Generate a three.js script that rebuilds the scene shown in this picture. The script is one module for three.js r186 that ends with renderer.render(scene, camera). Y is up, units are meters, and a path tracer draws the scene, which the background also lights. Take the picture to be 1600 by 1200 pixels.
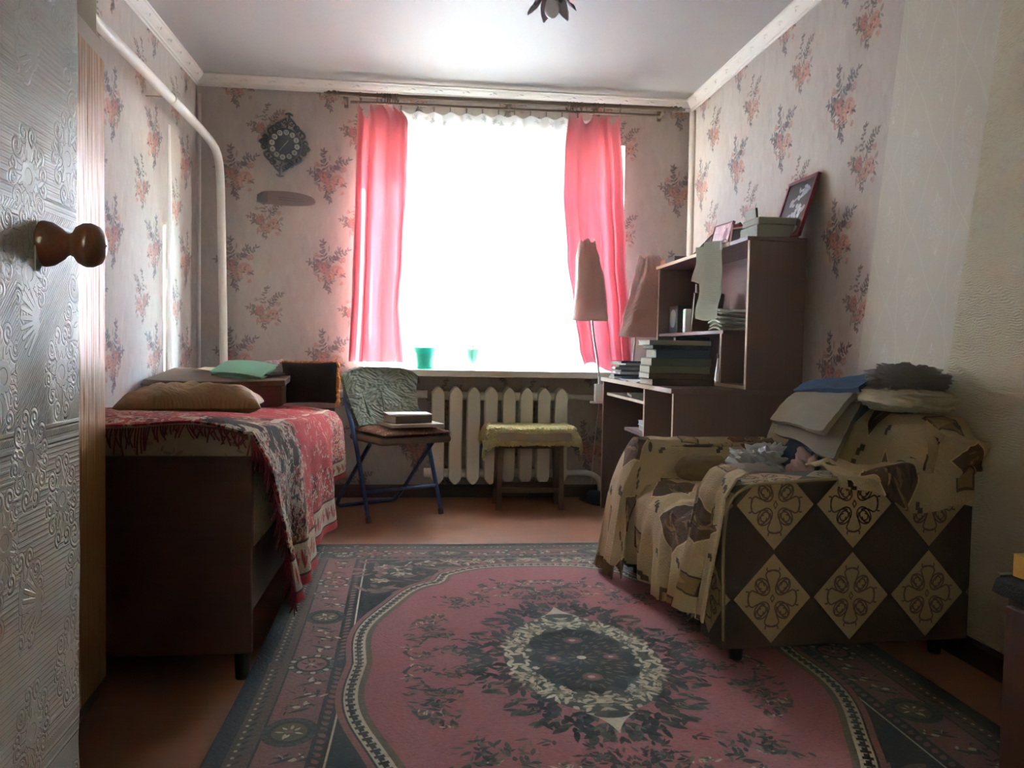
import * as THREE from 'three';
import { RoundedBoxGeometry } from 'three/addons/geometries/RoundedBoxGeometry.js';
import { mergeGeometries } from 'three/addons/utils/BufferGeometryUtils.js';
import { ImprovedNoise } from 'three/addons/math/ImprovedNoise.js';
import { Sky } from 'three/addons/objects/Sky.js';

// ---------------------------------------------------------------- camera, sky, sun, exposure
const scene = new THREE.Scene();
const camera = new THREE.PerspectiveCamera(2 * Math.atan(600 / 1250) * 180 / Math.PI, 1600 / 1200, 0.05, 400);
camera.position.set(1.332, 0.934, 4.992);
camera.rotation.set(-0.0439, -0.1153, 0.0191, 'YXZ');
scene.add(camera);
const renderer = new THREE.WebGLRenderer({ antialias: true });
renderer.toneMapping = THREE.LinearToneMapping;
renderer.toneMappingExposure = 31;
renderer.shadowMap.enabled = true;
const SUN_DIR = new THREE.Vector3(1.86, 0.66, -1).normalize();
const sky = new Sky();
sky.scale.setScalar(300);
sky.material.uniforms.turbidity.value = 3;
sky.material.uniforms.rayleigh.value = 0.9;
sky.material.uniforms.mieCoefficient.value = 0.005;
sky.material.uniforms.mieDirectionalG.value = 0.75;
sky.material.uniforms.cloudCoverage.value = 0;
sky.material.uniforms.sunPosition.value.copy(SUN_DIR);
scene.add(sky);
const sun = new THREE.DirectionalLight(0xfff6ec, 9);
sun.position.copy(SUN_DIR).multiplyScalar(20).add(new THREE.Vector3(1.5, 1, 2));
sun.target.position.set(1.5, 1, 2);
sun.castShadow = true;
sun.shadow.mapSize.set(2048, 2048);
Object.assign(sun.shadow.camera, { left: -5, right: 5, top: 5, bottom: -5, near: 1, far: 50 });
scene.add(sun, sun.target);

// ---------------------------------------------------------------- helpers
let seed = 12345;
const rnd = () => { seed = (seed * 1664525 + 1013904223) >>> 0; return seed / 4294967296; };
const rr = (a, b) => a + (b - a) * rnd();
const reseed = (s) => { seed = s >>> 0; };
const per = new ImprovedNoise();
const nz = (x, y, z = 0) => per.noise(x + 31.7, y + 17.3, z + 5.9);
const clamp = (x, a = 0, b = 1) => Math.min(b, Math.max(a, x));
const sst = (x, a, b) => { const t = clamp((x - a) / (b - a)); return t * t * (3 - 2 * t); };
const lerp = (a, b, t) => a + (b - a) * t;
// piecewise-linear / smooth interpolation through [t, value] points
function curve(pts, smooth = true) {
  return (t) => {
    if (t <= pts[0][0]) return pts[0][1];
    for (let i = 1; i < pts.length; i++) if (t <= pts[i][0]) {
      let k = (t - pts[i - 1][0]) / (pts[i][0] - pts[i - 1][0]);
      if (smooth) k = k * k * (3 - 2 * k);
      return lerp(pts[i - 1][1], pts[i][1], k);
    }
    return pts[pts.length - 1][1];
  };
}
const H = 2.52, W = 3.026, ZR = 5.0;   // room height, width, rear wall

const used = new Map();
const numbered = (n) => { const k = used.get(n) || 0; used.set(n, k + 1); return k ? n + '_' + String(k).padStart(3, '0') : n; };
function tag(o, label, category, group, kind) {
  if (label) o.userData.label = label;
  if (category) o.userData.category = category;
  if (group) o.userData.group = group;
  if (kind) o.userData.kind = kind;
  return o;
}
function thing(name, label, category, pos = [0, 0, 0], turn = 0, group) {
  const o = new THREE.Group();
  o.name = numbered(name); o.position.set(...pos); o.rotation.y = turn;
  scene.add(o);
  return tag(o, label, category, group);
}
function mesh(name, geo, mat, parent, label) {
  const g = Array.isArray(geo) ? merge(geo) : geo;
  const m = new THREE.Mesh(g, mat);
  m.castShadow = m.receiveShadow = true;
  m.name = parent ? name : numbered(name);
  if (label) m.userData.label = label;
  (parent || scene).add(m);
  return m;
}
function struct(name, geo, mat, parent) { const m = mesh(name, geo, mat, parent); if (!parent) m.userData.kind = 'structure'; return m; }
const one = (name, geo, mat, label, category, group) => tag(mesh(name, geo, mat), label, category, group);
function copy(o, label) { const c = o.clone(); c.name = numbered(o.name.replace(/_\d+$/, '')); if (label) c.userData.label = label; scene.add(c); return c; }
function merge(list) {
  const l = list.map((g) => {
    const q = g.index ? g.toNonIndexed() : g;
    for (const k of Object.keys(q.attributes)) if (!['position', 'normal', 'uv'].includes(k)) q.deleteAttribute(k);
    if (!q.attributes.uv) q.setAttribute('uv', new THREE.BufferAttribute(new Float32Array(q.attributes.position.count * 2), 2));
    return q;
  });
  return l.length === 1 ? l[0] : mergeGeometries(l);
}
// box mapping in metres; rot swaps so that the grain (texture v) follows the wanted axis
function boxUV(geo, grain = 'y') {
  const g = geo.index ? geo.toNonIndexed() : geo;
  const p = g.attributes.position, n = g.attributes.normal, uv = new Float32Array(p.count * 2);
  for (let i = 0; i < p.count; i += 3) {
    const ax = Math.abs(n.getX(i) + n.getX(i + 1) + n.getX(i + 2)), ay = Math.abs(n.getY(i) + n.getY(i + 1) + n.getY(i + 2)), az = Math.abs(n.getZ(i) + n.getZ(i + 1) + n.getZ(i + 2));
    for (let k = i; k < i + 3; k++) {
      const x = p.getX(k), y = p.getY(k), z = p.getZ(k);
      let u, v;
      if (ax >= ay && ax >= az) { u = z; v = y; } else if (ay >= az) { u = x; v = z; } else { u = x; v = y; }
      if (grain === 'x') { if (ax >= ay && ax >= az) { u = y; v = z; } else if (ay >= az) { u = z; v = x; } else { u = y; v = x; } }
      if (grain === 'z') { if (ax >= ay && ax >= az) { u = y; v = z; } else if (ay >= az) { u = x; v = z; } else { u = y; v = x; } }
      uv[k * 2] = u; uv[k * 2 + 1] = v;
    }
  }
  g.setAttribute('uv', new THREE.BufferAttribute(uv, 2));
  return g;
}
// box from min to max corners, chamfered
function bx(x0, y0, z0, x1, y1, z1, r = 0.002, grain = 'y', seg = 1) {
  const w = Math.abs(x1 - x0), h = Math.abs(y1 - y0), d = Math.abs(z1 - z0);
  const g = r > 0 ? new RoundedBoxGeometry(w, h, d, seg, Math.min(r, w * 0.49, h * 0.49, d * 0.49)) : new THREE.BoxGeometry(w, h, d);
  g.translate((x0 + x1) / 2, (y0 + y1) / 2, (z0 + z1) / 2);
  return boxUV(g, grain);
}
const V = (a) => new THREE.Vector3(...a);
function tube(pts, r, seg = 24, rad = 10, closed = false, tension = 0.5) {
  const c = new THREE.CatmullRomCurve3(pts.map(V), closed, 'centripetal', tension);
  const g = new THREE.TubeGeometry(c, seg, r, rad, closed);
  if (closed) return g;
  const caps = [[0, -1], [1, 1]].map(([t, s]) => {
    const q = new THREE.CircleGeometry(r, rad), d = c.getTangentAt(t).multiplyScalar(s);
    q.applyQuaternion(new THREE.Quaternion().setFromUnitVectors(new THREE.Vector3(0, 0, 1), d));
    return q.translate(...c.getPointAt(t).toArray());
  });
  return merge([g, ...caps]);
}
function rod(a, b, r, rad = 12, r2 = r) {
  const A = V(a), B = V(b), d = B.clone().sub(A), g = new THREE.CylinderGeometry(r2, r, d.length(), rad, 1);
  g.applyQuaternion(new THREE.Quaternion().setFromUnitVectors(new THREE.Vector3(0, 1, 0), d.clone().normalize()));
  return g.translate(...A.add(B).multiplyScalar(0.5).toArray());
}
// square bar between two points
function bar(a, b, w, d = w, r = 0.002) {
  const A = V(a), B = V(b), dir = B.clone().sub(A), g = boxUV(new RoundedBoxGeometry(w, dir.length(), d, 1, r));
  g.applyQuaternion(new THREE.Quaternion().setFromUnitVectors(new THREE.Vector3(0, 1, 0), dir.clone().normalize()));
  return g.translate(...A.add(B).multiplyScalar(0.5).toArray());
}
const lathe = (pts, seg = 28) => new THREE.LatheGeometry(pts.map(([r, y]) => new THREE.Vector2(r, y)), seg);
// a cloth or paper sheet with thickness: f(u, v) -> [x, y, z]
function sheet(f, nu, nv, th = 0.004, uvf = (u, v) => [u, v]) {
  const P = [], N = [];
  for (let j = 0; j <= nv; j++) for (let i = 0; i <= nu; i++) P.push(V(f(i / nu, j / nv)));
  const at = (i, j) => P[clamp(j, 0, nv) * (nu + 1) + clamp(i, 0, nu)];
  for (let j = 0; j <= nv; j++) for (let i = 0; i <= nu; i++) {
    const a = at(i + 1, j).clone().sub(at(i - 1, j)), b = at(i, j + 1).clone().sub(at(i, j - 1));
    N.push(a.cross(b).normalize());
  }
  const pos = [], uv = [], idx = [], n = P.length;
  for (const s of [0, 1]) for (let k = 0; k < n; k++) {
    const p = P[k].clone().addScaledVector(N[k], s ? -th : 0);
    pos.push(p.x, p.y, p.z);
    uv.push(...uvf((k % (nu + 1)) / nu, Math.floor(k / (nu + 1)) / nv));
  }
  const q = (i, j) => j * (nu + 1) + i;
  for (let j = 0; j < nv; j++) for (let i = 0; i < nu; i++) {
    const a = q(i, j), b = q(i + 1, j), c = q(i + 1, j + 1), d = q(i, j + 1);
    idx.push(a, b, c, a, c, d, n + a, n + c, n + b, n + a, n + d, n + c);
  }
  const rim = [];
  for (let i = 0; i < nu; i++) rim.push([q(i, 0), q(i + 1, 0), 1], [q(i, nv), q(i + 1, nv), 0]);
  for (let j = 0; j < nv; j++) rim.push([q(0, j), q(0, j + 1), 0], [q(nu, j), q(nu, j + 1), 1]);
  for (const [a0, b0, s] of rim) {   // rim vertices of their own so that the edge stays crisp
    const base = pos.length / 3;
    for (const k of [a0, b0, n + a0, n + b0]) { pos.push(pos[k * 3], pos[k * 3 + 1], pos[k * 3 + 2]); uv.push(uv[k * 2], uv[k * 2 + 1]); }
    if (s) idx.push(base, base + 2, base + 1, base + 1, base + 2, base + 3); else idx.push(base, base + 1, base + 2, base + 1, base + 3, base + 2);
  }
  const g = new THREE.BufferGeometry();
  g.setAttribute('position', new THREE.Float32BufferAttribute(pos, 3));
  g.setAttribute('uv', new THREE.Float32BufferAttribute(uv, 2));
  g.setIndex(idx); g.computeVertexNormals();
  return g;
}
// a stuffed cushion lying flat, w along x, d along z, h thick, bottom at y = 0
function cushion(w, d, h, n = 20, wob = 0.01, s = 1, flat = 0.35) {
  const shell = (top) => {
    const pos = [], uv = [], idx = [];
    for (let j = 0; j <= n; j++) for (let i = 0; i <= n; i++) {
      const u = Math.sin((i / n * 2 - 1) * Math.PI / 2), v = Math.sin((j / n * 2 - 1) * Math.PI / 2);
      const e = Math.pow(Math.max(0, (1 - Math.pow(Math.abs(u), 4)) * (1 - Math.pow(Math.abs(v), 4))), 0.5);
      const x = u * w / 2 * (1 - 0.07 * (1 - v * v)), z = v * d / 2 * (1 - 0.07 * (1 - u * u));
      const y = h * flat + (top ? e * h * (1 - flat) : -e * h * flat) + e * wob * (nz(x * 9 * s, z * 9 * s, top ? 1 : 7) + 0.5 * nz(x * 23 * s, z * 23 * s, 3));
      pos.push(x, y, z); uv.push(x, z);
      if (i < n && j < n) { const a = j * (n + 1) + i, b = a + 1, c = a + n + 2, e2 = a + n + 1; top ? idx.push(a, e2, b, b, e2, c) : idx.push(a, b, e2, b, c, e2); }
    }
    const g = new THREE.BufferGeometry();
    g.setAttribute('position', new THREE.Float32BufferAttribute(pos, 3)); g.setAttribute('uv', new THREE.Float32BufferAttribute(uv, 2));
    g.setIndex(idx); g.computeVertexNormals(); return g;
  };
  return merge([shell(true), shell(false)]);
}
// lump: a noisy super-ellipsoid, bottom at y = 0
function lump(w, h, d, amp = 0.15, freq = 5, s = 0, seg = 40, flatten = 0.6) {
  const g = new THREE.SphereGeometry(0.5, seg, Math.round(seg * 0.6)), p = g.attributes.position;
  for (let i = 0; i < p.count; i++) {
    const v = new THREE.Vector3().fromBufferAttribute(p, i), k = 1 + amp * (nz(v.x * freq, v.y * freq, v.z * freq + s) + 0.6 * nz(v.x * freq * 2.3, v.y * freq * 2.3 + s, v.z * freq * 2.3) + 0.35 * Math.abs(nz(v.x * freq * 5, v.y * freq * 5 + s, v.z * freq * 5)));
    const sq = (a) => Math.sign(a) * Math.pow(Math.abs(a) * 2, flatten) / 2;
    p.setXYZ(i, sq(v.x) * w * k, sq(v.y) * h * k + h / 2, sq(v.z) * d * k);
  }
  for (let i = 0; i < p.count; i++) if (p.getY(i) < 0) p.setY(i, 0);
  g.computeVertexNormals(); return g;
}

// ---------------------------------------------------------------- textures
function canvasTex(w, h, draw, { srgb = true, rx = 1, ry = 1, wrap = true } = {}) {
  const c = document.createElement('canvas'); c.width = w; c.height = h;
  draw(c.getContext('2d'), w, h);
  const t = new THREE.CanvasTexture(c);
  if (srgb) t.colorSpace = THREE.SRGBColorSpace;
  t.wrapS = t.wrapT = wrap ? THREE.RepeatWrapping : THREE.ClampToEdgeWrapping;
  t.repeat.set(rx, ry); t.magFilter = THREE.LinearFilter;
  return t;
}
// computed texture: fn(u, v) -> number or [r, g, b] in 0..1
function dataTex(w, h, fn, { srgb = false, rx = 1, ry = 1 } = {}) {
  const d = new Uint8Array(w * h * 4);
  for (let j = 0; j < h; j++) for (let i = 0; i < w; i++) {
    const r = fn(i / w, j / h), k = (j * w + i) * 4;
    if (typeof r === 'number') d[k] = d[k + 1] = d[k + 2] = clamp(r) * 255; else { d[k] = clamp(r[0]) * 255; d[k + 1] = clamp(r[1]) * 255; d[k + 2] = clamp(r[2]) * 255; }
    d[k + 3] = 255;
  }
  const t = new THREE.DataTexture(d, w, h);
  if (srgb) t.colorSpace = THREE.SRGBColorSpace;
  t.wrapS = t.wrapT = THREE.RepeatWrapping; t.magFilter = THREE.LinearFilter; t.repeat.set(rx, ry); t.needsUpdate = true;
  return t;
}
// noise that tiles with period 1
function tn(u, v, f, s = 0) {
  const a = u * 2 * Math.PI, b = v * 2 * Math.PI, r = f / (2 * Math.PI);
  return nz(Math.cos(a) * r + s, Math.sin(a) * r + Math.cos(b) * r * 1.31, Math.sin(b) * r + s * 0.7);
}
const rgb = (r, g, b, a = 1) => `rgba(${Math.round(r)},${Math.round(g)},${Math.round(b)},${a})`;
const vary = (c, k) => { const d = rr(-k, k); return rgb(clamp(c[0] + d, 0, 255), clamp(c[1] + d, 0, 255), clamp(c[2] + d, 0, 255)); };
function ell(c, x, y, a, b, t, fill) { c.fillStyle = fill; c.beginPath(); c.ellipse(x, y, a, b, t, 0, 7); c.fill(); }
function leaf(c, x, y, len, wid, t, fill) {
  c.save(); c.translate(x, y); c.rotate(t); c.fillStyle = fill;
  c.beginPath(); c.moveTo(0, 0); c.quadraticCurveTo(len * 0.4, -wid, len, 0); c.quadraticCurveTo(len * 0.4, wid, 0, 0); c.fill(); c.restore();
}
function rose(c, x, y, r, base) {
  for (let k = 0; k < 11; k++) { const t = rr(0, 6.3), q = r * rr(0.55, 0.8); ell(c, x + Math.cos(t) * q, y + Math.sin(t) * q * 0.85, r * rr(0.35, 0.5), r * rr(0.25, 0.36), t + 1.57, vary(base, 16)); }
  for (let k = 0; k < 9; k++) { const t = rr(0, 6.3), q = r * rr(0.2, 0.5); ell(c, x + Math.cos(t) * q, y + Math.sin(t) * q * 0.85, r * rr(0.24, 0.36), r * rr(0.12, 0.2), t + 1.57, vary([base[0] + 8, base[1] + 6, base[2] + 4], 18)); }
  c.lineCap = 'round';
  for (let k = 0; k < 9; k++) { const t = rr(0, 6.3), q = r * rr(0.15, 0.75); c.strokeStyle = rgb(base[0] * 0.68, base[1] * 0.58, base[2] * 0.58, 0.55); c.lineWidth = r * 0.05; c.beginPath(); c.arc(x, y, q, t, t + rr(0.5, 1.5)); c.stroke(); }
  ell(c, x, y, r * 0.16, r * 0.13, 0, rgb(base[0] * 0.75, base[1] * 0.6, base[2] * 0.6, 0.8));
}
function sprayLeaves(c, x, y, n, R, cols, ang0, ang1, len) {
  for (let k = 0; k < n; k++) {
    const t = rr(ang0, ang1), q = R * Math.sqrt(rnd()), px = x + Math.cos(t) * q, py = y + Math.sin(t) * q;
    leaf(c, px, py, len * rr(0.5, 1.2), len * rr(0.16, 0.3), t + rr(-0.8, 0.8), vary(cols[Math.floor(rnd() * cols.length)], 14));
  }
  c.lineCap = 'round';
  for (let k = 0; k < 5; k++) { const t = rr(ang0, ang1); c.strokeStyle = vary(cols[0], 10); c.lineWidth = len * 0.06; c.beginPath(); c.moveTo(x, y); c.quadraticCurveTo(x + Math.cos(t + 0.3) * R * 0.6, y + Math.sin(t + 0.3) * R * 0.6, x + Math.cos(t) * R, y + Math.sin(t) * R); c.stroke(); }
}
// floral wallpaper: one roll width 0.545 m, repeat 0.545 m
function bouquet(c, x, y, s, mauve) {
  const dark = mauve ? [[124, 112, 118], [136, 124, 124], [108, 98, 106]] : [[134, 116, 108], [142, 126, 114], [118, 104, 100]];
  const twig = (x0, y0, t, L, bend) => {
    let px = x0, py = y0, a = t; c.lineCap = 'round';
    for (let k = 0; k < 9; k++) {
      const qx = px + Math.cos(a) * L / 9, qy = py + Math.sin(a) * L / 9;
      c.strokeStyle = vary(dark[2], 8); c.lineWidth = s * 0.016; c.beginPath(); c.moveTo(px, py); c.lineTo(qx, qy); c.stroke();
      if (k > 1) for (const q of [-1, 1]) if (rnd() < 0.85) leaf(c, qx, qy, s * rr(0.12, 0.22), s * rr(0.05, 0.085), a + q * rr(0.6, 1.4), vary(dark[Math.floor(rnd() * 3)], 12));
      px = qx; py = qy; a += bend / 9 + rr(-0.14, 0.14);
    }
    leaf(c, px, py, s * 0.2, s * 0.07, a, vary(dark[0], 12));
  };
  for (let k = 0; k < 26; k++) { const t = rr(0, 6.3), q = s * 0.62 * Math.sqrt(rnd()); leaf(c, x + Math.cos(t) * q, y + 0.1 * s + Math.sin(t) * q, s * rr(0.16, 0.3), s * rr(0.06, 0.11), rr(0, 6.3), rgb(...dark[k % 3], 0.55)); }
  for (const [t, L, b] of [[-1.9, 1.0, 0.7], [-1.2, 1.05, 0.5], [-0.7, 0.75, -0.4], [-2.6, 0.8, -0.3], [2.7, 0.6, 0.5], [1.2, 0.9, 0.6], [1.9, 0.75, -0.5], [0.4, 0.7, 0.5]]) twig(x + rr(-0.08, 0.08) * s, y + rr(0, 0.15) * s, t + rr(-0.15, 0.15), L * s, b);
  rose(c, x + s * 0.32, y + s * 0.3, s * 0.31, [200, 152, 138]);
  rose(c, x - s * 0.26, y + s * 0.12, s * 0.25, [188, 132, 126]);
  rose(c, x + s * 0.02, y + s * 0.48, s * 0.23, [202, 156, 140]);
  for (const [a, b] of [[-0.5, -0.35], [0.55, -0.2], [0.5, 0.75], [-0.35, 0.6]]) rose(c, x + a * s, y + b * s, s * rr(0.07, 0.12), [200, 158, 148]);
  for (let k = 0; k < 10; k++) leaf(c, x + rr(-0.5, 0.5) * s, y + rr(-0.3, 0.6) * s, s * rr(0.12, 0.2), s * rr(0.05, 0.07), rr(0, 6.3), vary(dark[k % 3], 12));
}
function floral(c, w, h) {
  reseed(77);
  c.fillStyle = rgb(206, 195, 188); c.fillRect(0, 0, w, h);
  const wrapDraw = (fn, x, y, r) => { for (const dx of [-w, 0, w]) for (const dy of [-h, 0, h]) if (x + dx > -r && x + dx < w + r && y + dy > -r && y + dy < h + r) { const keep = seed; fn(x + dx, y + dy); seed = keep; } rnd(); };
  for (let k = 0; k < 170; k++) { const x = rnd() * w, y = rnd() * h, r = rr(18, 90), t = rr(1.1, 2.0), col = rnd() < 0.5 ? [222, 214, 206] : rnd() < 0.6 ? [184, 168, 160] : [200, 176, 170]; const a = rr(0.1, 0.26), b = rr(0.25, 0.5);
    wrapDraw((X, Y) => ell(c, X, Y, r, r * b, t, rgb(...col, a)), x, y, r); }
  for (let k = 0; k < 110; k++) { const x = rnd() * w, y = rnd() * h, l = rr(20, 80);
    wrapDraw((X, Y) => { c.strokeStyle = rgb(158, 142, 138, 0.4); c.lineWidth = rr(1, 3); c.beginPath(); c.moveTo(X, Y); for (let q = 0; q < 4; q++) { X += rr(-0.5, 0.5) * l * 0.6; Y += l * rr(0.15, 0.5); c.lineTo(X, Y); } c.stroke(); }, x, y, 220); }
  wrapDraw((X, Y) => bouquet(c, X, Y, 285, true), w * 0.16, h * 0.25, 520);
  wrapDraw((X, Y) => bouquet(c, X, Y, 240, false), w * 0.48, h * 0.75, 480);
  c.fillStyle = rgb(150, 136, 132, 0.35); c.fillRect(0, 0, 2, h);
}
const T = {};
T.floral = canvasTex(1024, 1024, floral, { rx: 1 / 0.545, ry: 1 / 0.545 });
T.paper = dataTex(256, 256, (u, v) => 0.5 + 0.25 * tn(u, v, 40) + 0.2 * tn(u, v, 110, 4), { rx: 6, ry: 6 });
T.plaster = dataTex(256, 256, (u, v) => 0.5 + 0.3 * tn(u, v, 8) + 0.2 * tn(u, v, 60, 2), { rx: 1.2, ry: 1.2 });
T.cloth = dataTex(256, 256, (u, v) => 0.5 + 0.18 * Math.sin(u * 2 * Math.PI * 64) * Math.sin(v * 2 * Math.PI * 64) + 0.25 * tn(u, v, 30) + 0.2 * tn(u, v, 90, 8), { rx: 8, ry: 8 });
T.fluff = dataTex(256, 256, (u, v) => 0.5 + 0.4 * tn(u, v, 45) + 0.35 * tn(u, v, 120, 3), { rx: 5, ry: 5 });
function woodTex(dark, light, streak, rings, s, rx, ry) {
  return dataTex(256, 512, (u, v) => {
    const g = 0.5 + 0.5 * tn(u, v * 0.999, rings, s) * 0.9 + 0.35 * nz(u * streak + s, Math.sin(v * 2 * Math.PI) * 0.5, s) + 0.18 * nz(u * streak * 4, Math.sin(v * 2 * Math.PI) * 2, s + 3);
    return [0, 1, 2].map((k) => lerp(dark[k], light[k], clamp(g)) / 255);
  }, { srgb: true, rx, ry });
}
T.desk = woodTex([112, 90, 86], [134, 110, 104], 40, 3, 2, 2, 0.8);
T.bedwood = woodTex([76, 48, 40], [104, 66, 52], 36, 4, 9, 2.2, 0.9);
T.ward = woodTex([170, 118, 66], [204, 152, 92], 40, 3, 5, 2.4, 0.7);
T.knob = woodTex([86, 48, 30], [120, 72, 44], 26, 3, 11, 8, 8);
T.oak = woodTex([84, 66, 54], [118, 94, 76], 40, 3, 7, 3, 1);
T.floor = dataTex(512, 512, (u, v) => {
  const a = 0.5 * tn(u, v, 5, 1) + 0.35 * nz(Math.sin(u * 6.283) * 1.2, v * 60, Math.cos(u * 6.283) * 1.2) + 0.25 * nz(Math.sin(u * 6.283) * 4, v * 200, Math.cos(u * 6.283) * 4);
  const w = Math.max(0, tn(u, v, 12, 6)) * 0.5;
  return [0.64 + 0.075 * a + 0.08 * w, 0.44 + 0.06 * a + 0.07 * w, 0.33 + 0.05 * a + 0.06 * w];
}, { srgb: true, rx: 0.5, ry: 0.5 });
T.floorBump = dataTex(256, 256, (u, v) => 0.5 + 0.3 * tn(u, v, 6) + 0.3 * nz(Math.sin(u * 6.283) * 2, v * 90, 0), { rx: 0.7, ry: 0.7 });

// ---------------------------------------------------------------- materials
const std = (o) => new THREE.MeshStandardMaterial({ roughness: 0.8, ...o });
const phy = (o) => new THREE.MeshPhysicalMaterial({ roughness: 0.8, ...o });
const lin = (r, g, b) => new THREE.Color().setRGB(r, g, b);
const M = {
  floral: std({ map: T.floral, color: 0xeeebe6, roughness: 0.85, bumpMap: T.paper, bumpScale: 0.0006 }),
  plasterWhite: std({ color: 0xe9e4de, roughness: 0.75, bumpMap: T.plaster, bumpScale: 0.001 }),
  ceiling: std({ color: 0xb8b2ad, roughness: 0.55, bumpMap: T.plaster, bumpScale: 0.0015 }),
  cornice: std({ color: 0xece6dd, roughness: 0.6 }),
  whitePaint: std({ color: 0xe8e2d6, roughness: 0.45 }),
  radiator: std({ color: 0xf0ead8, roughness: 0.5, bumpMap: T.plaster, bumpScale: 0.001 }),
  skirting: std({ color: 0x4a3a34, roughness: 0.6 }),
  desk: std({ map: T.desk, roughness: 0.5 }),
  deskEdge: std({ color: 0xd0b8a0, roughness: 0.6 }),
  bedwood: phy({ map: T.bedwood, roughness: 0.4, clearcoat: 0.3, clearcoatRoughness: 0.3 }),
  oak: std({ map: T.oak, roughness: 0.65 }),
  white: std({ color: 0xe6e6e2, roughness: 0.5 }),
  paper: std({ color: 0xdcdcd2, roughness: 0.9 }),
  black: std({ color: 0x1a1a1d, roughness: 0.45 }),
  darkgrey: std({ color: 0x36363a, roughness: 0.55 }),
  metal: std({ color: 0xb8b4b0, roughness: 0.3, metalness: 0.9 }),
  glass: phy({ color: 0xffffff, roughness: 0, transmission: 1, thickness: 0, ior: 1.5 }),
};

// ================================================================ THE ROOM
const FL = 0.545;
T.floral.offset.set(-0.143 / FL, -0.471 / FL);
struct('floor', bx(-0.15, -0.12, -0.35, W + 0.15, 0, 6.7, 0), std({ map: T.floor, roughness: 0.42, bumpMap: T.floorBump, bumpScale: 0.0012 }));
struct('ceiling', bx(-0.15, H, -0.35, W + 0.15, H + 0.12, 6.7, 0), M.ceiling);
const OP = { x0: 0.985, x1: 2.6, y0: 0.78, y1: 2.225 };   // window opening
{
  const s = new THREE.Shape();
  s.moveTo(-0.15, 0); s.lineTo(W + 0.15, 0); s.lineTo(W + 0.15, H); s.lineTo(-0.15, H); s.closePath();
  const h = new THREE.Path();
  h.moveTo(OP.x0, OP.y0); h.lineTo(OP.x0, OP.y1); h.lineTo(OP.x1, OP.y1); h.lineTo(OP.x1, OP.y0); h.closePath();
  s.holes.push(h);
  const g = new THREE.ExtrudeGeometry(s, { depth: 0.35, bevelEnabled: false });
  g.translate(0, 0, -0.35);
  const wb = struct('wall_back', g, [M.floral, M.plasterWhite]);
  wb.geometry.clearGroups();
  // faces first (lids), then sides: lids take the paper, reveals take plaster
  const n = g.attributes.normal, runs = [];
  for (let i = 0; i < n.count; i += 3) { const m = n.getZ(i) > 0.5 ? 0 : 1; if (!runs.length || runs[runs.length - 1][2] !== m) runs.push([i, 3, m]); else runs[runs.length - 1][1] += 3; }
  for (const [a, c, m] of runs) g.addGroup(a, c, m);
}
const wallL = struct('wall_left', bx(-0.15, 0, -0.35, 0, H, 6.7, 0), M.floral);
const wallR = struct('wall_right', bx(W, 0, -0.35, W + 0.15, H, 6.7, 0), M.floral);
{ // narrow pale ridge on the left wall, shaped to stand in for a sun stripe
  const g = sheet((u, v) => { const y = 0.72 + 1.36 * v, k = Math.pow(Math.sin(Math.PI * clamp(v * 0.9 + 0.05)), 0.5) * (1.15 - 0.6 * v), a = u * 2 - 1; return [0.001 + 0.02 * k * (1 - a * a) * (1 + 0.25 * nz(y * 9, 2, 1)), y, 0.53 - a * 0.022 * (1 + 0.2 * nz(y * 6, 1, 4))]; }, 10, 60, 0.001);
  struct('sun_stripe_ridge', g, std({ color: 0xe4dcd8, roughness: 0.7 }), wallL);
  struct('corner_strip', tube([[0.02, 0.08, 0.03], [0.02, 2.4, 0.03]], 0.012, 4, 8), std({ color: 0xcfc4bc, roughness: 0.8 }), wallL);
}
// other papers on the right wall: a damask strip and a ribbed beige one, both hung crooked
T.damask = canvasTex(512, 1024, (c, w, h) => {
  reseed(5); c.fillStyle = rgb(202, 194, 176); c.fillRect(0, 0, w, h);
  for (let k = 0; k < 900; k++) { c.strokeStyle = rgb(184, 175, 156, 0.3); c.lineWidth = 1; const x = rnd() * w, y = rnd() * h; c.beginPath(); c.moveTo(x, y); c.lineTo(x + rr(4, 16), y + rr(-1, 1)); c.stroke(); }
  for (const [cx, cy] of [[w * 0.25, h * 0.25], [w * 0.75, h * 0.75]]) for (const dy of [-h, 0, h]) {
    for (const s of [-1, 1]) { c.strokeStyle = rgb(214, 207, 190, 0.7); c.lineWidth = 9; c.beginPath(); c.moveTo(cx, cy + dy - h * 0.5); c.bezierCurveTo(cx + s * w * 0.42, cy + dy - h * 0.2, cx + s * w * 0.2, cy + dy - h * 0.04, cx + s * w * 0.25, cy + dy); c.bezierCurveTo(cx + s * w * 0.2, cy + dy + h * 0.04, cx + s * w * 0.42, cy + dy + h * 0.2, cx, cy + dy + h * 0.5); c.stroke(); }
    for (let k = 0; k < 150; k++) { const t = rr(-1, 1), q = (1 - t * t) * w * 0.17; for (const s of [-1, 1]) leaf(c, cx + s * rnd() * q, cy + dy + t * h * 0.2, rr(8, 22), rr(2, 5), rr(-1.4, 1.4), rgb(222, 216, 202, 0.75)); }
  }
}, { rx: 1 / 0.27, ry: 1 / 0.5 });
T.ribbed = dataTex(256, 256, (u, v) => { const q = Math.sin((v * 40 + 1.2 * tn(u, v, 9)) * 6.283); const seg = tn(u * 1, v, 26, 3); return 0.5 + 0.3 * q * (seg > 0 ? 1 : 0.2) + 0.25 * tn(u, v, 60, 2); }, { rx: 3, ry: 3 });
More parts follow.
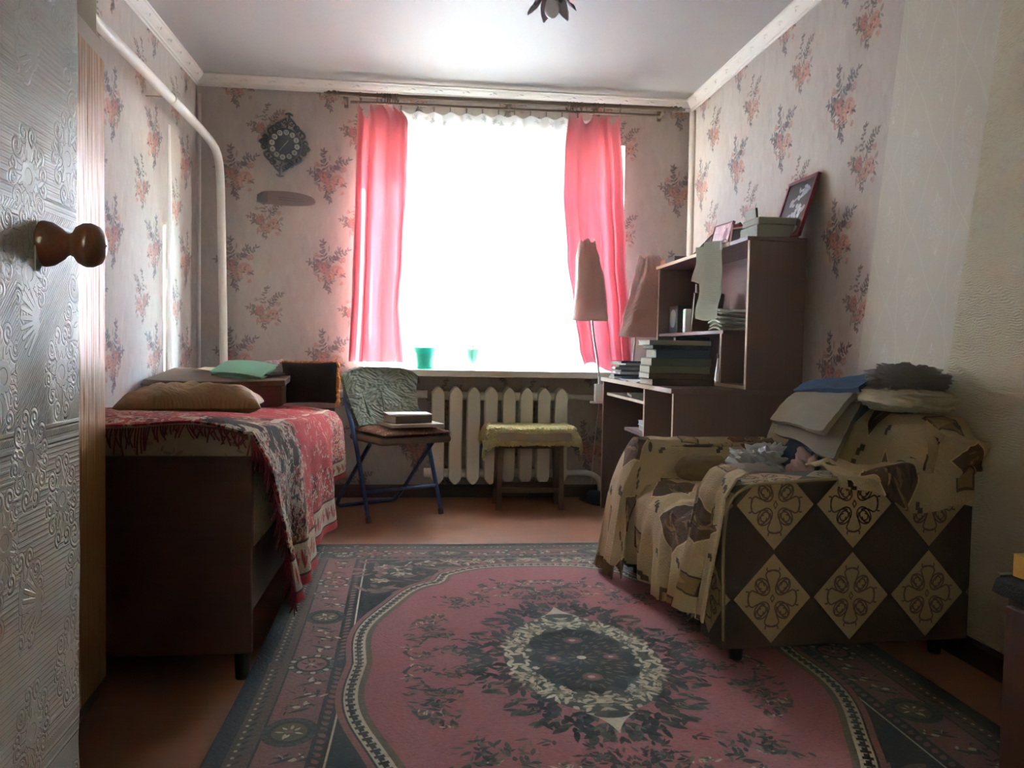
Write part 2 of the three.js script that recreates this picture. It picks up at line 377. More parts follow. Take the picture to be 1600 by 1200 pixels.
{
  const slant = (y) => (y - 0.873) * 0.168;   // the seam leans towards the room as it rises
  const strip = (za, zb, x, mat, name) => {
    const s = new THREE.Shape(); // in (z, y)
    const e = 0.078;
    s.moveTo(za + slant(e), e); s.lineTo(zb + (zb < 4 ? slant(e) : 0), e); s.lineTo(zb + (zb < 4 ? slant(H - 0.06) : 0), H - 0.06); s.lineTo(za + slant(H - 0.06), H - 0.06); s.closePath();
    const g = new THREE.ExtrudeGeometry(s, { depth: 0.0016, bevelEnabled: false });
    g.rotateY(-Math.PI / 2); g.translate(x, 0, 0);
    struct(name, boxUV(g), mat, wallR);
  };
  strip(2.052, 2.6, W - 0.0002, std({ map: T.damask, roughness: 0.7, bumpMap: T.damask, bumpScale: 0.0012 }), 'damask_wallpaper');
  strip(2.585, 4.88, W - 0.001, std({ color: 0xcdc3a8, roughness: 0.85, bumpMap: T.ribbed, bumpScale: 0.003 }), 'ribbed_wallpaper');
  struct('corner_bulge', tube([[W - 0.005, 0.08, 0.06], [W - 0.005, 1.2, 0.075], [W - 0.005, 2.44, 0.06]], 0.028, 20, 10), std({ color: 0xcfc5bc, roughness: 0.8 }), wallR);
}
{ // rear wall with the doorway that the camera stands in, and the hall behind it
  const D = { x0: 0.965, x1: 1.82, y: 2.06 };
  struct('wall_rear', [bx(-0.15, 0, 4.9, D.x0, H, 5.02, 0), bx(D.x1, 0, 4.9, W + 0.15, H, 5.02, 0), bx(D.x0, D.y, 4.9, D.x1, H, 5.02, 0)], M.floral);
  // end wall of the hall, with an unseen window added as fill for camera-facing sides
  const hw = { x0: 0.2, x1: 1.45, y0: 0.85, y1: 2.15 };
  struct('wall_hall', [bx(-0.15, 0, 6.55, hw.x0, H, 6.7, 0), bx(hw.x1, 0, 6.55, W + 0.15, H, 6.7, 0), bx(hw.x0, 0, 6.55, hw.x1, hw.y0, 6.7, 0), bx(hw.x0, hw.y1, 6.55, hw.x1, H, 6.7, 0)], std({ color: 0xd8d2c6, roughness: 0.85 }));
  const w2 = thing('window_2', null, null, [0, 0, 0]); w2.userData.kind = 'structure';
  const f2 = (x0, y0, x1, y1) => bx(x0, y0, 6.6, x1, y1, 6.66, 0.003);
  struct('window_frame', [f2(hw.x0, hw.y0, hw.x1, hw.y0 + 0.05), f2(hw.x0, hw.y1 - 0.05, hw.x1, hw.y1), f2(hw.x0, hw.y0, hw.x0 + 0.05, hw.y1), f2(hw.x1 - 0.05, hw.y0, hw.x1, hw.y1), f2(0.8, hw.y0, 0.85, hw.y1)], M.whitePaint, w2);
  for (const [a, b] of [[hw.x0 + 0.05, 0.8], [0.85, hw.x1 - 0.05]]) { const p = new THREE.PlaneGeometry(b - a, hw.y1 - hw.y0 - 0.1); p.translate((a + b) / 2, (hw.y0 + hw.y1) / 2, 6.63); struct('pane', p, M.glass, w2); }
  struct('added_blind', sheet((u, v) => [lerp(hw.x0 - 0.04, hw.x1 + 0.04, u), lerp(hw.y1 + 0.06, hw.y0 - 0.03, v), 6.52 + 0.01 * Math.sin(u * 60)], 60, 4, 0.001), phy({ color: lin(0.88, 0.76, 0.62), roughness: 1, transmission: 0.75, thickness: 0, side: THREE.DoubleSide }), w2);  // added out of view, warms and softens the fill from the hall
  struct('trim_1', [bx(D.x0 - 0.012, 0, 4.88, D.x0 + 0.02, D.y, 5.04, 0.002), bx(D.x1 - 0.02, 0, 4.88, D.x1 + 0.06, D.y + 0.06, 5.04, 0.002), bx(D.x0 - 0.012, D.y - 0.02, 4.88, D.x1 + 0.06, D.y + 0.06, 5.04, 0.002)], M.oak);
}
// skirting boards
const skirt = (name, x0, z0, x1, z1) => struct(name, [bx(x0, 0, z0, x1, 0.07, z1, 0.002, 'x'), bx(x0 + (x1 - x0 < 0.1 ? 0.004 : 0), 0.066, z0 + (x1 - x0 < 0.1 ? 0 : 0.0), x1 - (x1 - x0 < 0.1 ? 0.004 : 0), 0.079, z1 - (x1 - x0 < 0.1 ? 0 : 0.006), 0.004, 'x')], M.skirting);
skirt('baseboard_back', 0, 0, W, 0.022);
skirt('baseboard_left', 0, 0.022, 0.02, 4.9);
skirt('baseboard_right', W - 0.02, 0.022, W, 4.9);
// polystyrene cornice with a small printed relief
{
  const prof = [[0, 0], [0.05, 0], [0.05, -0.008], [0.042, -0.012], [0.036, -0.022], [0.024, -0.034], [0.014, -0.042], [0.012, -0.052], [0.004, -0.054], [0.004, -0.066], [0, -0.066]];
  const run = (name, len, place, marks) => {
    const s = new THREE.Shape(); prof.forEach(([a, b], i) => (i ? s.lineTo(a, b) : s.moveTo(a, b))); s.closePath();
    const g = new THREE.ExtrudeGeometry(s, { depth: len, bevelEnabled: false });
    const list = [g];
    for (let z = 0.1; z < len - 0.05; z += 0.165) { const e = new THREE.SphereGeometry(1, 8, 6); e.scale(0.005, 0.005, 0.022); e.rotateY(0.5); e.translate(0.03, -0.027, z); list.push(e); const e2 = new THREE.SphereGeometry(1, 8, 6); e2.scale(0.005, 0.004, 0.014); e2.rotateY(-0.6); e2.translate(0.024, -0.032, z + 0.035); list.push(e2); }
    const m = merge(list); m.applyMatrix4(place);
    struct(name, boxUV(m), M.cornice);
  };
  run('trim_2', 4.9, new THREE.Matrix4().makeTranslation(0, H, 0));
  run('trim_3', 4.9, new THREE.Matrix4().makeTranslation(W, H, 4.9).multiply(new THREE.Matrix4().makeRotationY(Math.PI)));
  run('trim_4', W, new THREE.Matrix4().makeTranslation(W, H, 0).multiply(new THREE.Matrix4().makeRotationY(-Math.PI / 2)));
}
// the ground outside
struct('ground', bx(-4, -0.8, -6, 7, -0.6, -0.36, 0), std({ color: 0x8f9080, roughness: 1 }));

// window: frame, sashes, panes, sill
{
  const win = thing('window_1', null, null, [0, 0, 0]); win.userData.kind = 'structure';
  const zf = -0.24, fr = (x0, y0, x1, y1, d = 0.06, z = zf) => bx(x0, y0, z - d, x1, y1, z, 0.004);
  struct('window_frame', [fr(OP.x0, OP.y0, OP.x1, OP.y0 + 0.06, 0.08), fr(OP.x0, OP.y1 - 0.05, OP.x1, OP.y1, 0.08), fr(OP.x0, OP.y0, OP.x0 + 0.05, OP.y1, 0.08), fr(OP.x1 - 0.05, OP.y0, OP.x1, OP.y1, 0.08), fr(1.51, OP.y0 + 0.05, 1.56, OP.y1 - 0.04, 0.08), fr(2.03, OP.y0 + 0.05, 2.08, OP.y1 - 0.04, 0.08)], M.whitePaint, win);
  for (const [a, b] of [[1.035, 1.51], [1.56, 2.03], [2.08, 2.55]]) {
    const y0 = OP.y0 + 0.06, y1 = OP.y1 - 0.05, t = 0.04;
    struct('sash', [fr(a, y0, b, y0 + t, 0.045, zf - 0.015), fr(a, y1 - t, b, y1, 0.045, zf - 0.015), fr(a, y0, a + t, y1, 0.045, zf - 0.015), fr(b - t, y0, b, y1, 0.045, zf - 0.015)], M.whitePaint, win);
    const p = new THREE.PlaneGeometry(b - a - 2 * t, y1 - y0 - 2 * t); p.translate((a + b) / 2, (y0 + y1) / 2, zf - 0.04);
    struct('pane', p, M.glass, win);
  }
  struct('window_sill', bx(0.93, 0.762, -0.24, 2.66, 0.802, 0.25, 0.006), M.whitePaint, win);
}

// ---------------------------------------------------------------- curtains and rod
{
  const rodT = thing('curtain_rod', 'dark wooden double curtain rod with turned finials under the white cornice', 'curtain rod', [1.85, 2.42, 0.115]);
  const dark = std({ color: 0x74604f, roughness: 0.45 });
  const L = (p) => p.map((q, i) => q - [1.85, 2.42, 0.115][i]);
  const y = (x) => 2.412 + (x - 0.8) * 0.009;
  mesh('rod', rod(L([0.84, y(0.84), 0.125]), L([2.85, y(2.85), 0.125]), 0.0145, 14), dark, rodT);
  mesh('back_rail', rod(L([0.9, y(0.9) - 0.026, 0.068]), L([2.8, y(2.8) - 0.026, 0.068]), 0.008, 10), dark, rodT);
  for (const s of [0, 1]) {
    const f = lathe([[0.001, 0], [0.016, 0], [0.019, 0.006], [0.012, 0.012], [0.018, 0.02], [0.022, 0.03], [0.018, 0.04], [0.011, 0.046], [0.015, 0.052], [0.019, 0.06], [0.014, 0.07], [0.006, 0.078], [0.009, 0.083], [0.006, 0.09], [0.001, 0.092]], 16);
    f.rotateZ(s ? -Math.PI / 2 : Math.PI / 2); f.translate(...L([s ? 2.85 : 0.84, y(s ? 2.85 : 0.84), 0.125]));
    mesh('finial', f, dark, rodT);
  }
  for (const x of [0.87, 1.85, 2.81]) mesh('bracket', [bx(...L([x - 0.012, y(x) - 0.045, 0.0]), ...L([x + 0.012, y(x) + 0.02, 0.012]), 0.003), bx(...L([x - 0.008, y(x) - 0.028, 0.0]), ...L([x + 0.008, y(x) - 0.012, 0.13]), 0.003)], dark, rodT);
  const ring = (x, hang) => {
    const g = new THREE.TorusGeometry(0.021, 0.0042, 8, 18); g.rotateY(Math.PI / 2 + rr(-0.3, 0.3)); g.translate(x, y(x) - 0.007, 0.125);
    const h = bx(x - 0.004, y(x) - 0.046, 0.121, x + 0.004, y(x) - 0.024, 0.129, 0.002);
    return merge([g, h]);
  };
  reseed(3);
  for (const x of [0.963, 1.06, 1.085, 1.105, 1.12, 1.135, 1.15, 1.165, 1.18]) mesh('ring', ring(x).translate(-1.85, -2.42, -0.115), dark, rodT);
  for (const x of [2.2, 2.22, 2.24, 2.26, 2.29, 2.37, 2.39, 2.43, 2.53]) mesh('ring', ring(x).translate(-1.85, -2.42, -0.115), dark, rodT);
  for (let x = 1.2; x < 2.3; x += 0.098) mesh('glider', bx(...L([x - 0.004, y(x) - 0.062, 0.063]), ...L([x + 0.004, y(x) - 0.03, 0.072]), 0.002), dark, rodT);

  T.curtain = dataTex(256, 256, (u, v) => 0.5 + 0.3 * tn(u, v, 60) + 0.15 * Math.sin(v * 6.283 * 100), { rx: 3, ry: 3 });
  const red = phy({ color: lin(0.80, 0.36, 0.39), roughness: 1, transmission: 0.5, thickness: 0, bumpMap: T.curtain, bumpScale: 0.0008, side: THREE.DoubleSide });
  const panel = (name, label, xl, xr, ytop, ybot, nf, ph, amp) => {
    const cx = (xl(1.5) + xr(1.5)) / 2;
    const g = sheet((u, v) => {
      const yt = ytop(u), yy = lerp(yt, ybot(u), v), a = xl(yy), b = xr(yy);
      const uu = u + 0.02 * Math.sin(u * 9 + ph);
      const t = 6.283 * (nf * u + 0.22 * Math.sin(5 * u + ph) + 0.16 * nz(u * 3, yy * 1.3, ph)) + ph;
      const A = amp(yy) * (0.75 + 0.5 * nz(u * 4, yy * 0.9, ph + 2));
      const z = 0.128 + A * Math.sin(t) + 0.12 * A * Math.sin(2.3 * t + 1) + (yy < 1.0 ? 0.05 * (1.0 - yy) / 0.2 : 0) * 0.6;
      const x = lerp(a, b, clamp(uu)) + 0.35 * A * Math.cos(t) * Math.sin(Math.PI * u);
      return [x - cx, yy, z];
    }, 110, 60, 0.0016, (u, v) => [u * 0.6, v * 1.5]);
    const o = mesh(name, g, red); o.position.x = cx;
    tag(o, label, 'curtain', null);
  };
  const scal = (hooks, top, depth) => (u) => {
    for (let i = 1; i < hooks.length; i++) if (u <= hooks[i]) { const k = (u - hooks[i - 1]) / (hooks[i] - hooks[i - 1]); return top - Math.min(depth, (hooks[i] - hooks[i - 1]) * 0.32) * Math.pow(Math.sin(Math.PI * k), 1.4); }
    return top;
  };
  panel('curtain', 'pink red curtain hanging left of the window, behind the blue chair',
    curve([[0.83, 0.91], [1.28, 0.924], [1.85, 0.937], [2.37, 0.945]]), curve([[0.83, 1.235], [1.17, 1.213], [1.48, 1.232], [1.86, 1.242], [2.27, 1.243], [2.372, 1.185]]),
    scal([0, 0.36, 0.5, 0.6, 0.72, 0.85, 1], 2.372, 0.09), () => 0.84, 3.6, 0.6, curve([[0.8, 0.042], [1.6, 0.036], [2.3, 0.02], [2.38, 0.012]]));
  panel('curtain', 'pink red curtain hanging right of the window, behind the cloth covered lamps',
    curve([[0.83, 2.33], [0.95, 2.3], [1.2, 2.262], [1.51, 2.215], [1.9, 2.182], [2.15, 2.186], [2.37, 2.205]]), curve([[0.83, 2.64], [1.13, 2.63], [1.52, 2.6], [1.91, 2.57], [2.37, 2.535]]),
    scal([0, 0.12, 0.25, 0.5, 0.62, 0.72, 1], 2.378, 0.06), (u) => 0.83 + 0.03 * Math.sin(u * 8), 4.0, 2.1, curve([[0.8, 0.042], [1.6, 0.036], [2.3, 0.02], [2.38, 0.012]]));
  // the sheer between them
  T.lace = canvasTex(512, 512, (c, w, h) => {
    reseed(21); c.fillStyle = '#fff'; c.fillRect(0, 0, w, h);
    for (let k = 0; k < 40; k++) { const x = rnd() * w, y = rnd() * h; for (let q = 0; q < 7; q++) leaf(c, x, y, rr(16, 34), rr(5, 9), q * 0.9 + rr(-0.3, 0.3), rgb(214, 216, 214)); ell(c, x, y, 5, 5, 0, rgb(225, 225, 225)); }
  }, { rx: 2.4, ry: 2.4 });
  const tul = phy({ map: T.lace, color: lin(0.95, 0.95, 0.95), roughness: 1, transmission: 0.7, thickness: 0, ior: 1.1, side: THREE.DoubleSide });
  const tg = sheet((u, v) => {
    const x = lerp(1.1, 2.36, u), yt = 2.352 + (x - 1.2) * 0.009 - 0.012 * Math.pow(Math.abs(Math.sin((x - 1.2) / 0.098 * Math.PI)), 1.3), yy = lerp(yt, 0.835, v);
    return [x - 1.73, yy, 0.066 + 0.012 * Math.sin(x * 64 + 0.7 * Math.sin(yy * 2)) + 0.008 * Math.sin(x * 37 + yy)];
  }, 160, 24, 0.0006, (u, v) => [u * 1.26, v * 1.5]);
  const to = mesh('tulle_curtain', tg, tul); to.position.x = 1.73;
  tag(to, 'white sheer tulle curtain across the bright window between the pink curtains', 'curtain');
}

// ---------------------------------------------------------------- heating
{
  const pipe = thing('heating_pipe', 'white heating pipe running along the left wall and down beside the corner', 'pipe', [0.12, 2.11, 0.1]);
  const o = [0.12, 2.11, 0.1], L = (p) => p.map((q, i) => q - o[i]);
  mesh('upper_pipe', tube([[0.12, 2.135, 4.85], [0.12, 2.118, 1.7], [0.12, 2.107, 0.42], [0.122, 2.1, 0.3], [0.13, 2.085, 0.2], [0.142, 2.05, 0.13], [0.15, 1.99, 0.095], [0.155, 1.9, 0.085], [0.178, 0.814, 0.082], [0.182, 0.7, 0.085], [0.2, 0.655, 0.09], [0.27, 0.648, 0.1], [1.38, 0.648, 0.095]].map(L), 0.0235, 160, 12), M.whitePaint, pipe);
  for (const z of [0.9, 2.4, 3.8]) mesh('bracket', [rod(L([0.003, 2.118, z]), L([0.1, 2.118, z]), 0.005, 8), new THREE.TorusGeometry(0.026, 0.004, 6, 16).translate(...L([0.12, 2.118, z]))], M.whitePaint, pipe);
  const rad = thing('radiator', 'white cast iron radiator with eight pointed sections under the window sill', 'radiator', [1.825, 0.105, 0.09]);
  const sh = new THREE.Shape(), w = 0.034, y1 = 0.588;
  sh.moveTo(-w, 0.045); sh.quadraticCurveTo(-w * 0.95, 0.025, -0.008, 0.004); sh.quadraticCurveTo(0, -0.002, 0.008, 0.004); sh.quadraticCurveTo(w * 0.95, 0.025, w, 0.045);
  sh.lineTo(w, y1 - 0.05); sh.quadraticCurveTo(w * 0.95, y1 - 0.028, 0.008, y1 - 0.004); sh.quadraticCurveTo(0, y1 + 0.002, -0.008, y1 - 0.004); sh.quadraticCurveTo(-w * 0.95, y1 - 0.028, -w, y1 - 0.05); sh.closePath();
  const sec = new THREE.ExtrudeGeometry(sh, { depth: 0.1, bevelEnabled: true, bevelSize: 0.006, bevelThickness: 0.012, bevelSegments: 3, curveSegments: 8 }); sec.translate(0, 0, -0.05);
  const s8 = boxUV(sec);
  for (let i = 0; i < 8; i++) { const m = mesh('section', s8, M.radiator, rad); m.position.x = (i - 3.5) * 0.108; }
  for (const yy of [0.06, 0.535]) mesh('header', rod([-0.42, yy, 0], [0.43, yy, 0], 0.027, 14), M.radiator, rad);
  mesh('plug', rod([-0.46, 0.06, 0], [-0.41, 0.06, 0], 0.03, 8), M.radiator, rad);
  mesh('outlet_pipe', tube([[0.42, 0.535, 0], [0.6, 0.533, 0], [0.68, 0.53, -0.03], [0.72, 0.5, -0.06], [0.73, 0.4, -0.065], [0.73, 0.1, -0.065]], 0.018, 40, 10), M.whitePaint, rad);
  mesh('return_pipe', tube([[0.42, 0.06, 0], [0.52, 0.062, 0], [0.58, 0.055, 0], [0.63, 0.025, 0], [0.645, -0.02, 0], [0.647, -0.1, 0]], 0.018, 30, 10), M.whitePaint, rad);
}

// ---------------------------------------------------------------- ceiling lamp (off)
{
  const x = 1.835, z = 1.78, lamp = thing('ceiling_lamp', 'ceiling lamp with a grey glass flower shade hanging above the room', 'ceiling lamp', [x, H, z]);
  mesh('canopy', lathe([[0.001, 0], [0.055, 0], [0.052, -0.02], [0.03, -0.035], [0.01, -0.045], [0.001, -0.045]]), M.metal, lamp);
  mesh('stem', rod([0, -0.04, 0], [0, -0.12, 0], 0.008), M.metal, lamp);
  mesh('socket', lathe([[0.001, -0.11], [0.02, -0.11], [0.026, -0.13], [0.024, -0.16], [0.001, -0.16]]), M.metal, lamp);
  const gl = phy({ color: 0xb7aeb4, roughness: 0.3, transmission: 0.45, thickness: 0 });
  for (let k = 0; k < 6; k++) {
    const a = k * Math.PI / 3 + 0.35;
    const g = sheet((u, v) => { const wid = 0.5 * Math.sin(Math.PI * clamp(0.2 + v * 0.72)) * (v > 0.8 ? 1 - (v - 0.8) * 1.6 : 1), t = (u - 0.5) * 2 * wid, r = lerp(0.028, 0.088, Math.pow(v, 0.75)) + 0.012 * Math.pow(v, 3) - 0.012 * Math.pow(u - 0.5, 2) * 4 * v; return [Math.cos(a + t) * r, -0.14 - 0.115 * v + (v > 0.85 ? (v - 0.85) * 0.06 : 0) + 0.02 * Math.pow(u - 0.5, 2) * 4 * v, Math.sin(a + t) * r]; }, 12, 14, 0.003);
    mesh('petal', g, gl, lamp);
  }
  mesh('bulb', lathe([[0.001, -0.268], [0.014, -0.265], [0.026, -0.252], [0.03, -0.235], [0.026, -0.21], [0.016, -0.18], [0.014, -0.155]], 20), phy({ color: 0xf4f2ee, roughness: 0.2, clearcoat: 1 }), lamp);
}

// ---------------------------------------------------------------- wall clock and slab of wood
{
  const c0 = thing('wall_clock', 'ornate dark metal wall clock with white number discs on floral wallpaper', 'clock', [0.512, 2.125, 0.012]);
  c0.rotation.z = -0.14;
  const iron = std({ color: 0x566468, roughness: 0.45, metalness: 0.5 }), face = std({ color: 0x5a6068, roughness: 0.35, metalness: 0.3 });
  const pl = lathe([[0.001, 0.012], [0.06, 0.013], [0.066, 0.018], [0.088, 0.018], [0.096, 0.024], [0.102, 0.018], [0.1, 0], [0.001, 0]], 40); pl.rotateX(Math.PI / 2); pl.scale(1.02, 0.98, 1);
  mesh('case', pl, iron, c0);
  const fc = lathe([[0.001, 0.016], [0.056, 0.016], [0.058, 0.014], [0.058, 0.008]], 32); fc.rotateX(Math.PI / 2);
  mesh('dial', fc, face, c0);
  const scrolls = [];
  const scroll = (cx, cy, r, a0, turns, th = 0.0065) => { const p = []; for (let k = 0; k <= 16; k++) { const t = k / 16, q = r * (1 - 0.72 * t), a = a0 + t * turns * 6.283; p.push([cx + Math.cos(a) * q, cy + Math.sin(a) * q, 0.012]); } scrolls.push(tube(p, th, 24, 6)); };
  for (const sx of [-1, 1]) {
    for (const sy of [-1, 1]) {
      scroll(sx * 0.115, sy * 0.03, 0.024, sx > 0 ? 2.6 * sy : 0.5 * sy, sx * sy * 1.2); scroll(sx * 0.09, sy * 0.075, 0.024, sx > 0 ? 3.6 * sy : -0.4 * sy, sx * sy * 1.1);
      scroll(sx * 0.05, sy * 0.108, 0.022, sy > 0 ? -1.6 : 1.6, sx * sy * 1.2); scroll(sx * 0.022, sy * 0.135, 0.018, sy > 0 ? -1.2 : 1.2, -sx * sy * 1.2, 0.004);
    }
    scrolls.push(tube([[sx * 0.098, 0.03, 0.01], [sx * 0.135, 0.012, 0.013], [sx * 0.148, 0, 0.012], [sx * 0.135, -0.012, 0.013], [sx * 0.098, -0.03, 0.01]], 0.007, 20, 6), tube([[sx * 0.09, 0.05, 0.01], [sx * 0.11, 0.07, 0.012], [sx * 0.08, 0.1, 0.012], [sx * 0.045, 0.105, 0.01]], 0.008, 16, 6), tube([[sx * 0.09, -0.05, 0.01], [sx * 0.11, -0.07, 0.012], [sx * 0.08, -0.1, 0.012], [sx * 0.045, -0.105, 0.01]], 0.008, 16, 6), tube([[sx * 0.05, 0.1, 0.01], [sx * 0.045, 0.13, 0.012], [sx * 0.012, 0.16, 0.012]], 0.006, 12, 6), tube([[sx * 0.05, -0.1, 0.01], [sx * 0.045, -0.13, 0.012], [sx * 0.012, -0.16, 0.012]], 0.006, 12, 6));
    scroll(sx * 0.135, 0, 0.014, sx > 0 ? 3.14 : 0, sx, 0.005);
    scrolls.push(tube([[sx * 0.1, 0, 0.01], [sx * 0.13, 0.004, 0.012], [sx * 0.15, 0, 0.01]], 0.006, 10, 6));
  }
  mesh('scrollwork', scrolls, iron, c0);
for (const s of [1, -1]) mesh('spear', [tube([[0, s * 0.1, 0.012], [s * 0.004, s * 0.15, 0.014], [0, s * 0.19, 0.012]], 0.0065, 10, 6), tube([[-0.022, s * 0.18, 0.0125], [0, s * 0.189, 0.0145], [0.022, s * 0.18, 0.0125]], 0.0055, 8, 6)], iron, c0);
  T.numbers = canvasTex(512, 384, (c, w, h) => { c.fillStyle = rgb(214, 214, 200); c.fillRect(0, 0, w, h); c.fillStyle = rgb(40, 40, 44); c.font = 'bold 66px serif'; c.textAlign = 'center'; c.textBaseline = 'middle'; for (let k = 0; k < 12; k++) c.fillText(String(k + 1), (k % 4) * 128 + 64, Math.floor(k / 4) * 128 + 66); });
  const enamel = std({ map: T.numbers, roughness: 0.3 });
  for (let k = 1; k <= 12; k++) {
    const a = Math.PI / 2 - k * Math.PI / 6, g = lathe([[0.0155, 0.014], [0.0155, 0.0245], [0.014, 0.0255], [0.0001, 0.0255]], 20); g.rotateX(Math.PI / 2);
    const p = g.attributes.position, uv = g.attributes.uv, q = k - 1;
    for (let i = 0; i < p.count; i++) uv.setXY(i, ((q % 4) + 0.5 + p.getX(i) / 0.0155 * 0.42) / 4, 1 - (Math.floor(q / 4) + 0.5 - p.getY(i) / 0.0155 * 0.42) / 3);
    g.translate(Math.cos(a) * 0.074, Math.sin(a) * 0.074, 0);
    mesh('number_disc', g, enamel, c0);
  }
  const hand = (a, l, w) => { const g = bx(-w, -0.012, 0.019, w, l, 0.0205, 0.0004); g.rotateZ(a); return g; };
  mesh('hour_hand', hand(-0.55, 0.034, 0.0022), std({ color: 0xc9c9c2, roughness: 0.3, metalness: 0.6 }), c0);
  mesh('minute_hand', hand(2.62, 0.048, 0.0016).translate(0, 0, 0.002), std({ color: 0xc9c9c2, roughness: 0.3, metalness: 0.6 }), c0);

  const sl = thing('wooden_plaque', 'thin oval slab of raw wood hung on the wall below the clock', 'plaque', [0.522, 1.805, 0.001]);
  const s = new THREE.Shape();
  s.moveTo(-0.168, 0.002); s.bezierCurveTo(-0.16, 0.04, -0.13, 0.046, -0.06, 0.044); s.bezierCurveTo(0.02, 0.046, 0.1, 0.034, 0.14, 0.018); s.bezierCurveTo(0.175, 0.002, 0.175, -0.02, 0.14, -0.026); s.bezierCurveTo(0.08, -0.034, -0.02, -0.034, -0.08, -0.026); s.bezierCurveTo(-0.13, -0.024, -0.172, -0.03, -0.168, 0.002);
  const g = new THREE.ExtrudeGeometry(s, { depth: 0.01, bevelEnabled: true, bevelSize: 0.005, bevelThickness: 0.004, bevelSegments: 3, curveSegments: 16 }); g.translate(0, 0, 0.004);
  mesh('slab', boxUV(g, 'x'), std({ color: 0x86706a, roughness: 0.8, bumpMap: T.floorBump, bumpScale: 0.002 }), sl);
  const bk = sheet((u, v) => [-0.17 + u * 0.06 + 0.006 * nz(v * 8, u * 5), -0.022 + v * 0.06 * (0.75 + 0.5 * u * (1 - u * 0.5)), 0.019 + 0.008 * Math.sin(Math.PI * u) * Math.sin(Math.PI * v) + 0.004 * nz(u * 9, v * 9)], 10, 10, 0.006);
  mesh('bark', bk, std({ color: 0x6a605c, roughness: 0.95 }), sl);
  for (const yy of [-0.006, 0.008]) mesh('carved_groove', tube([[-0.05, yy + 0.004, 0.0185], [0.03, yy - 0.002, 0.0185], [0.11, yy - 0.006, 0.0185]], 0.0012, 16, 5), std({ color: 0x3a2a26 }), sl);
}

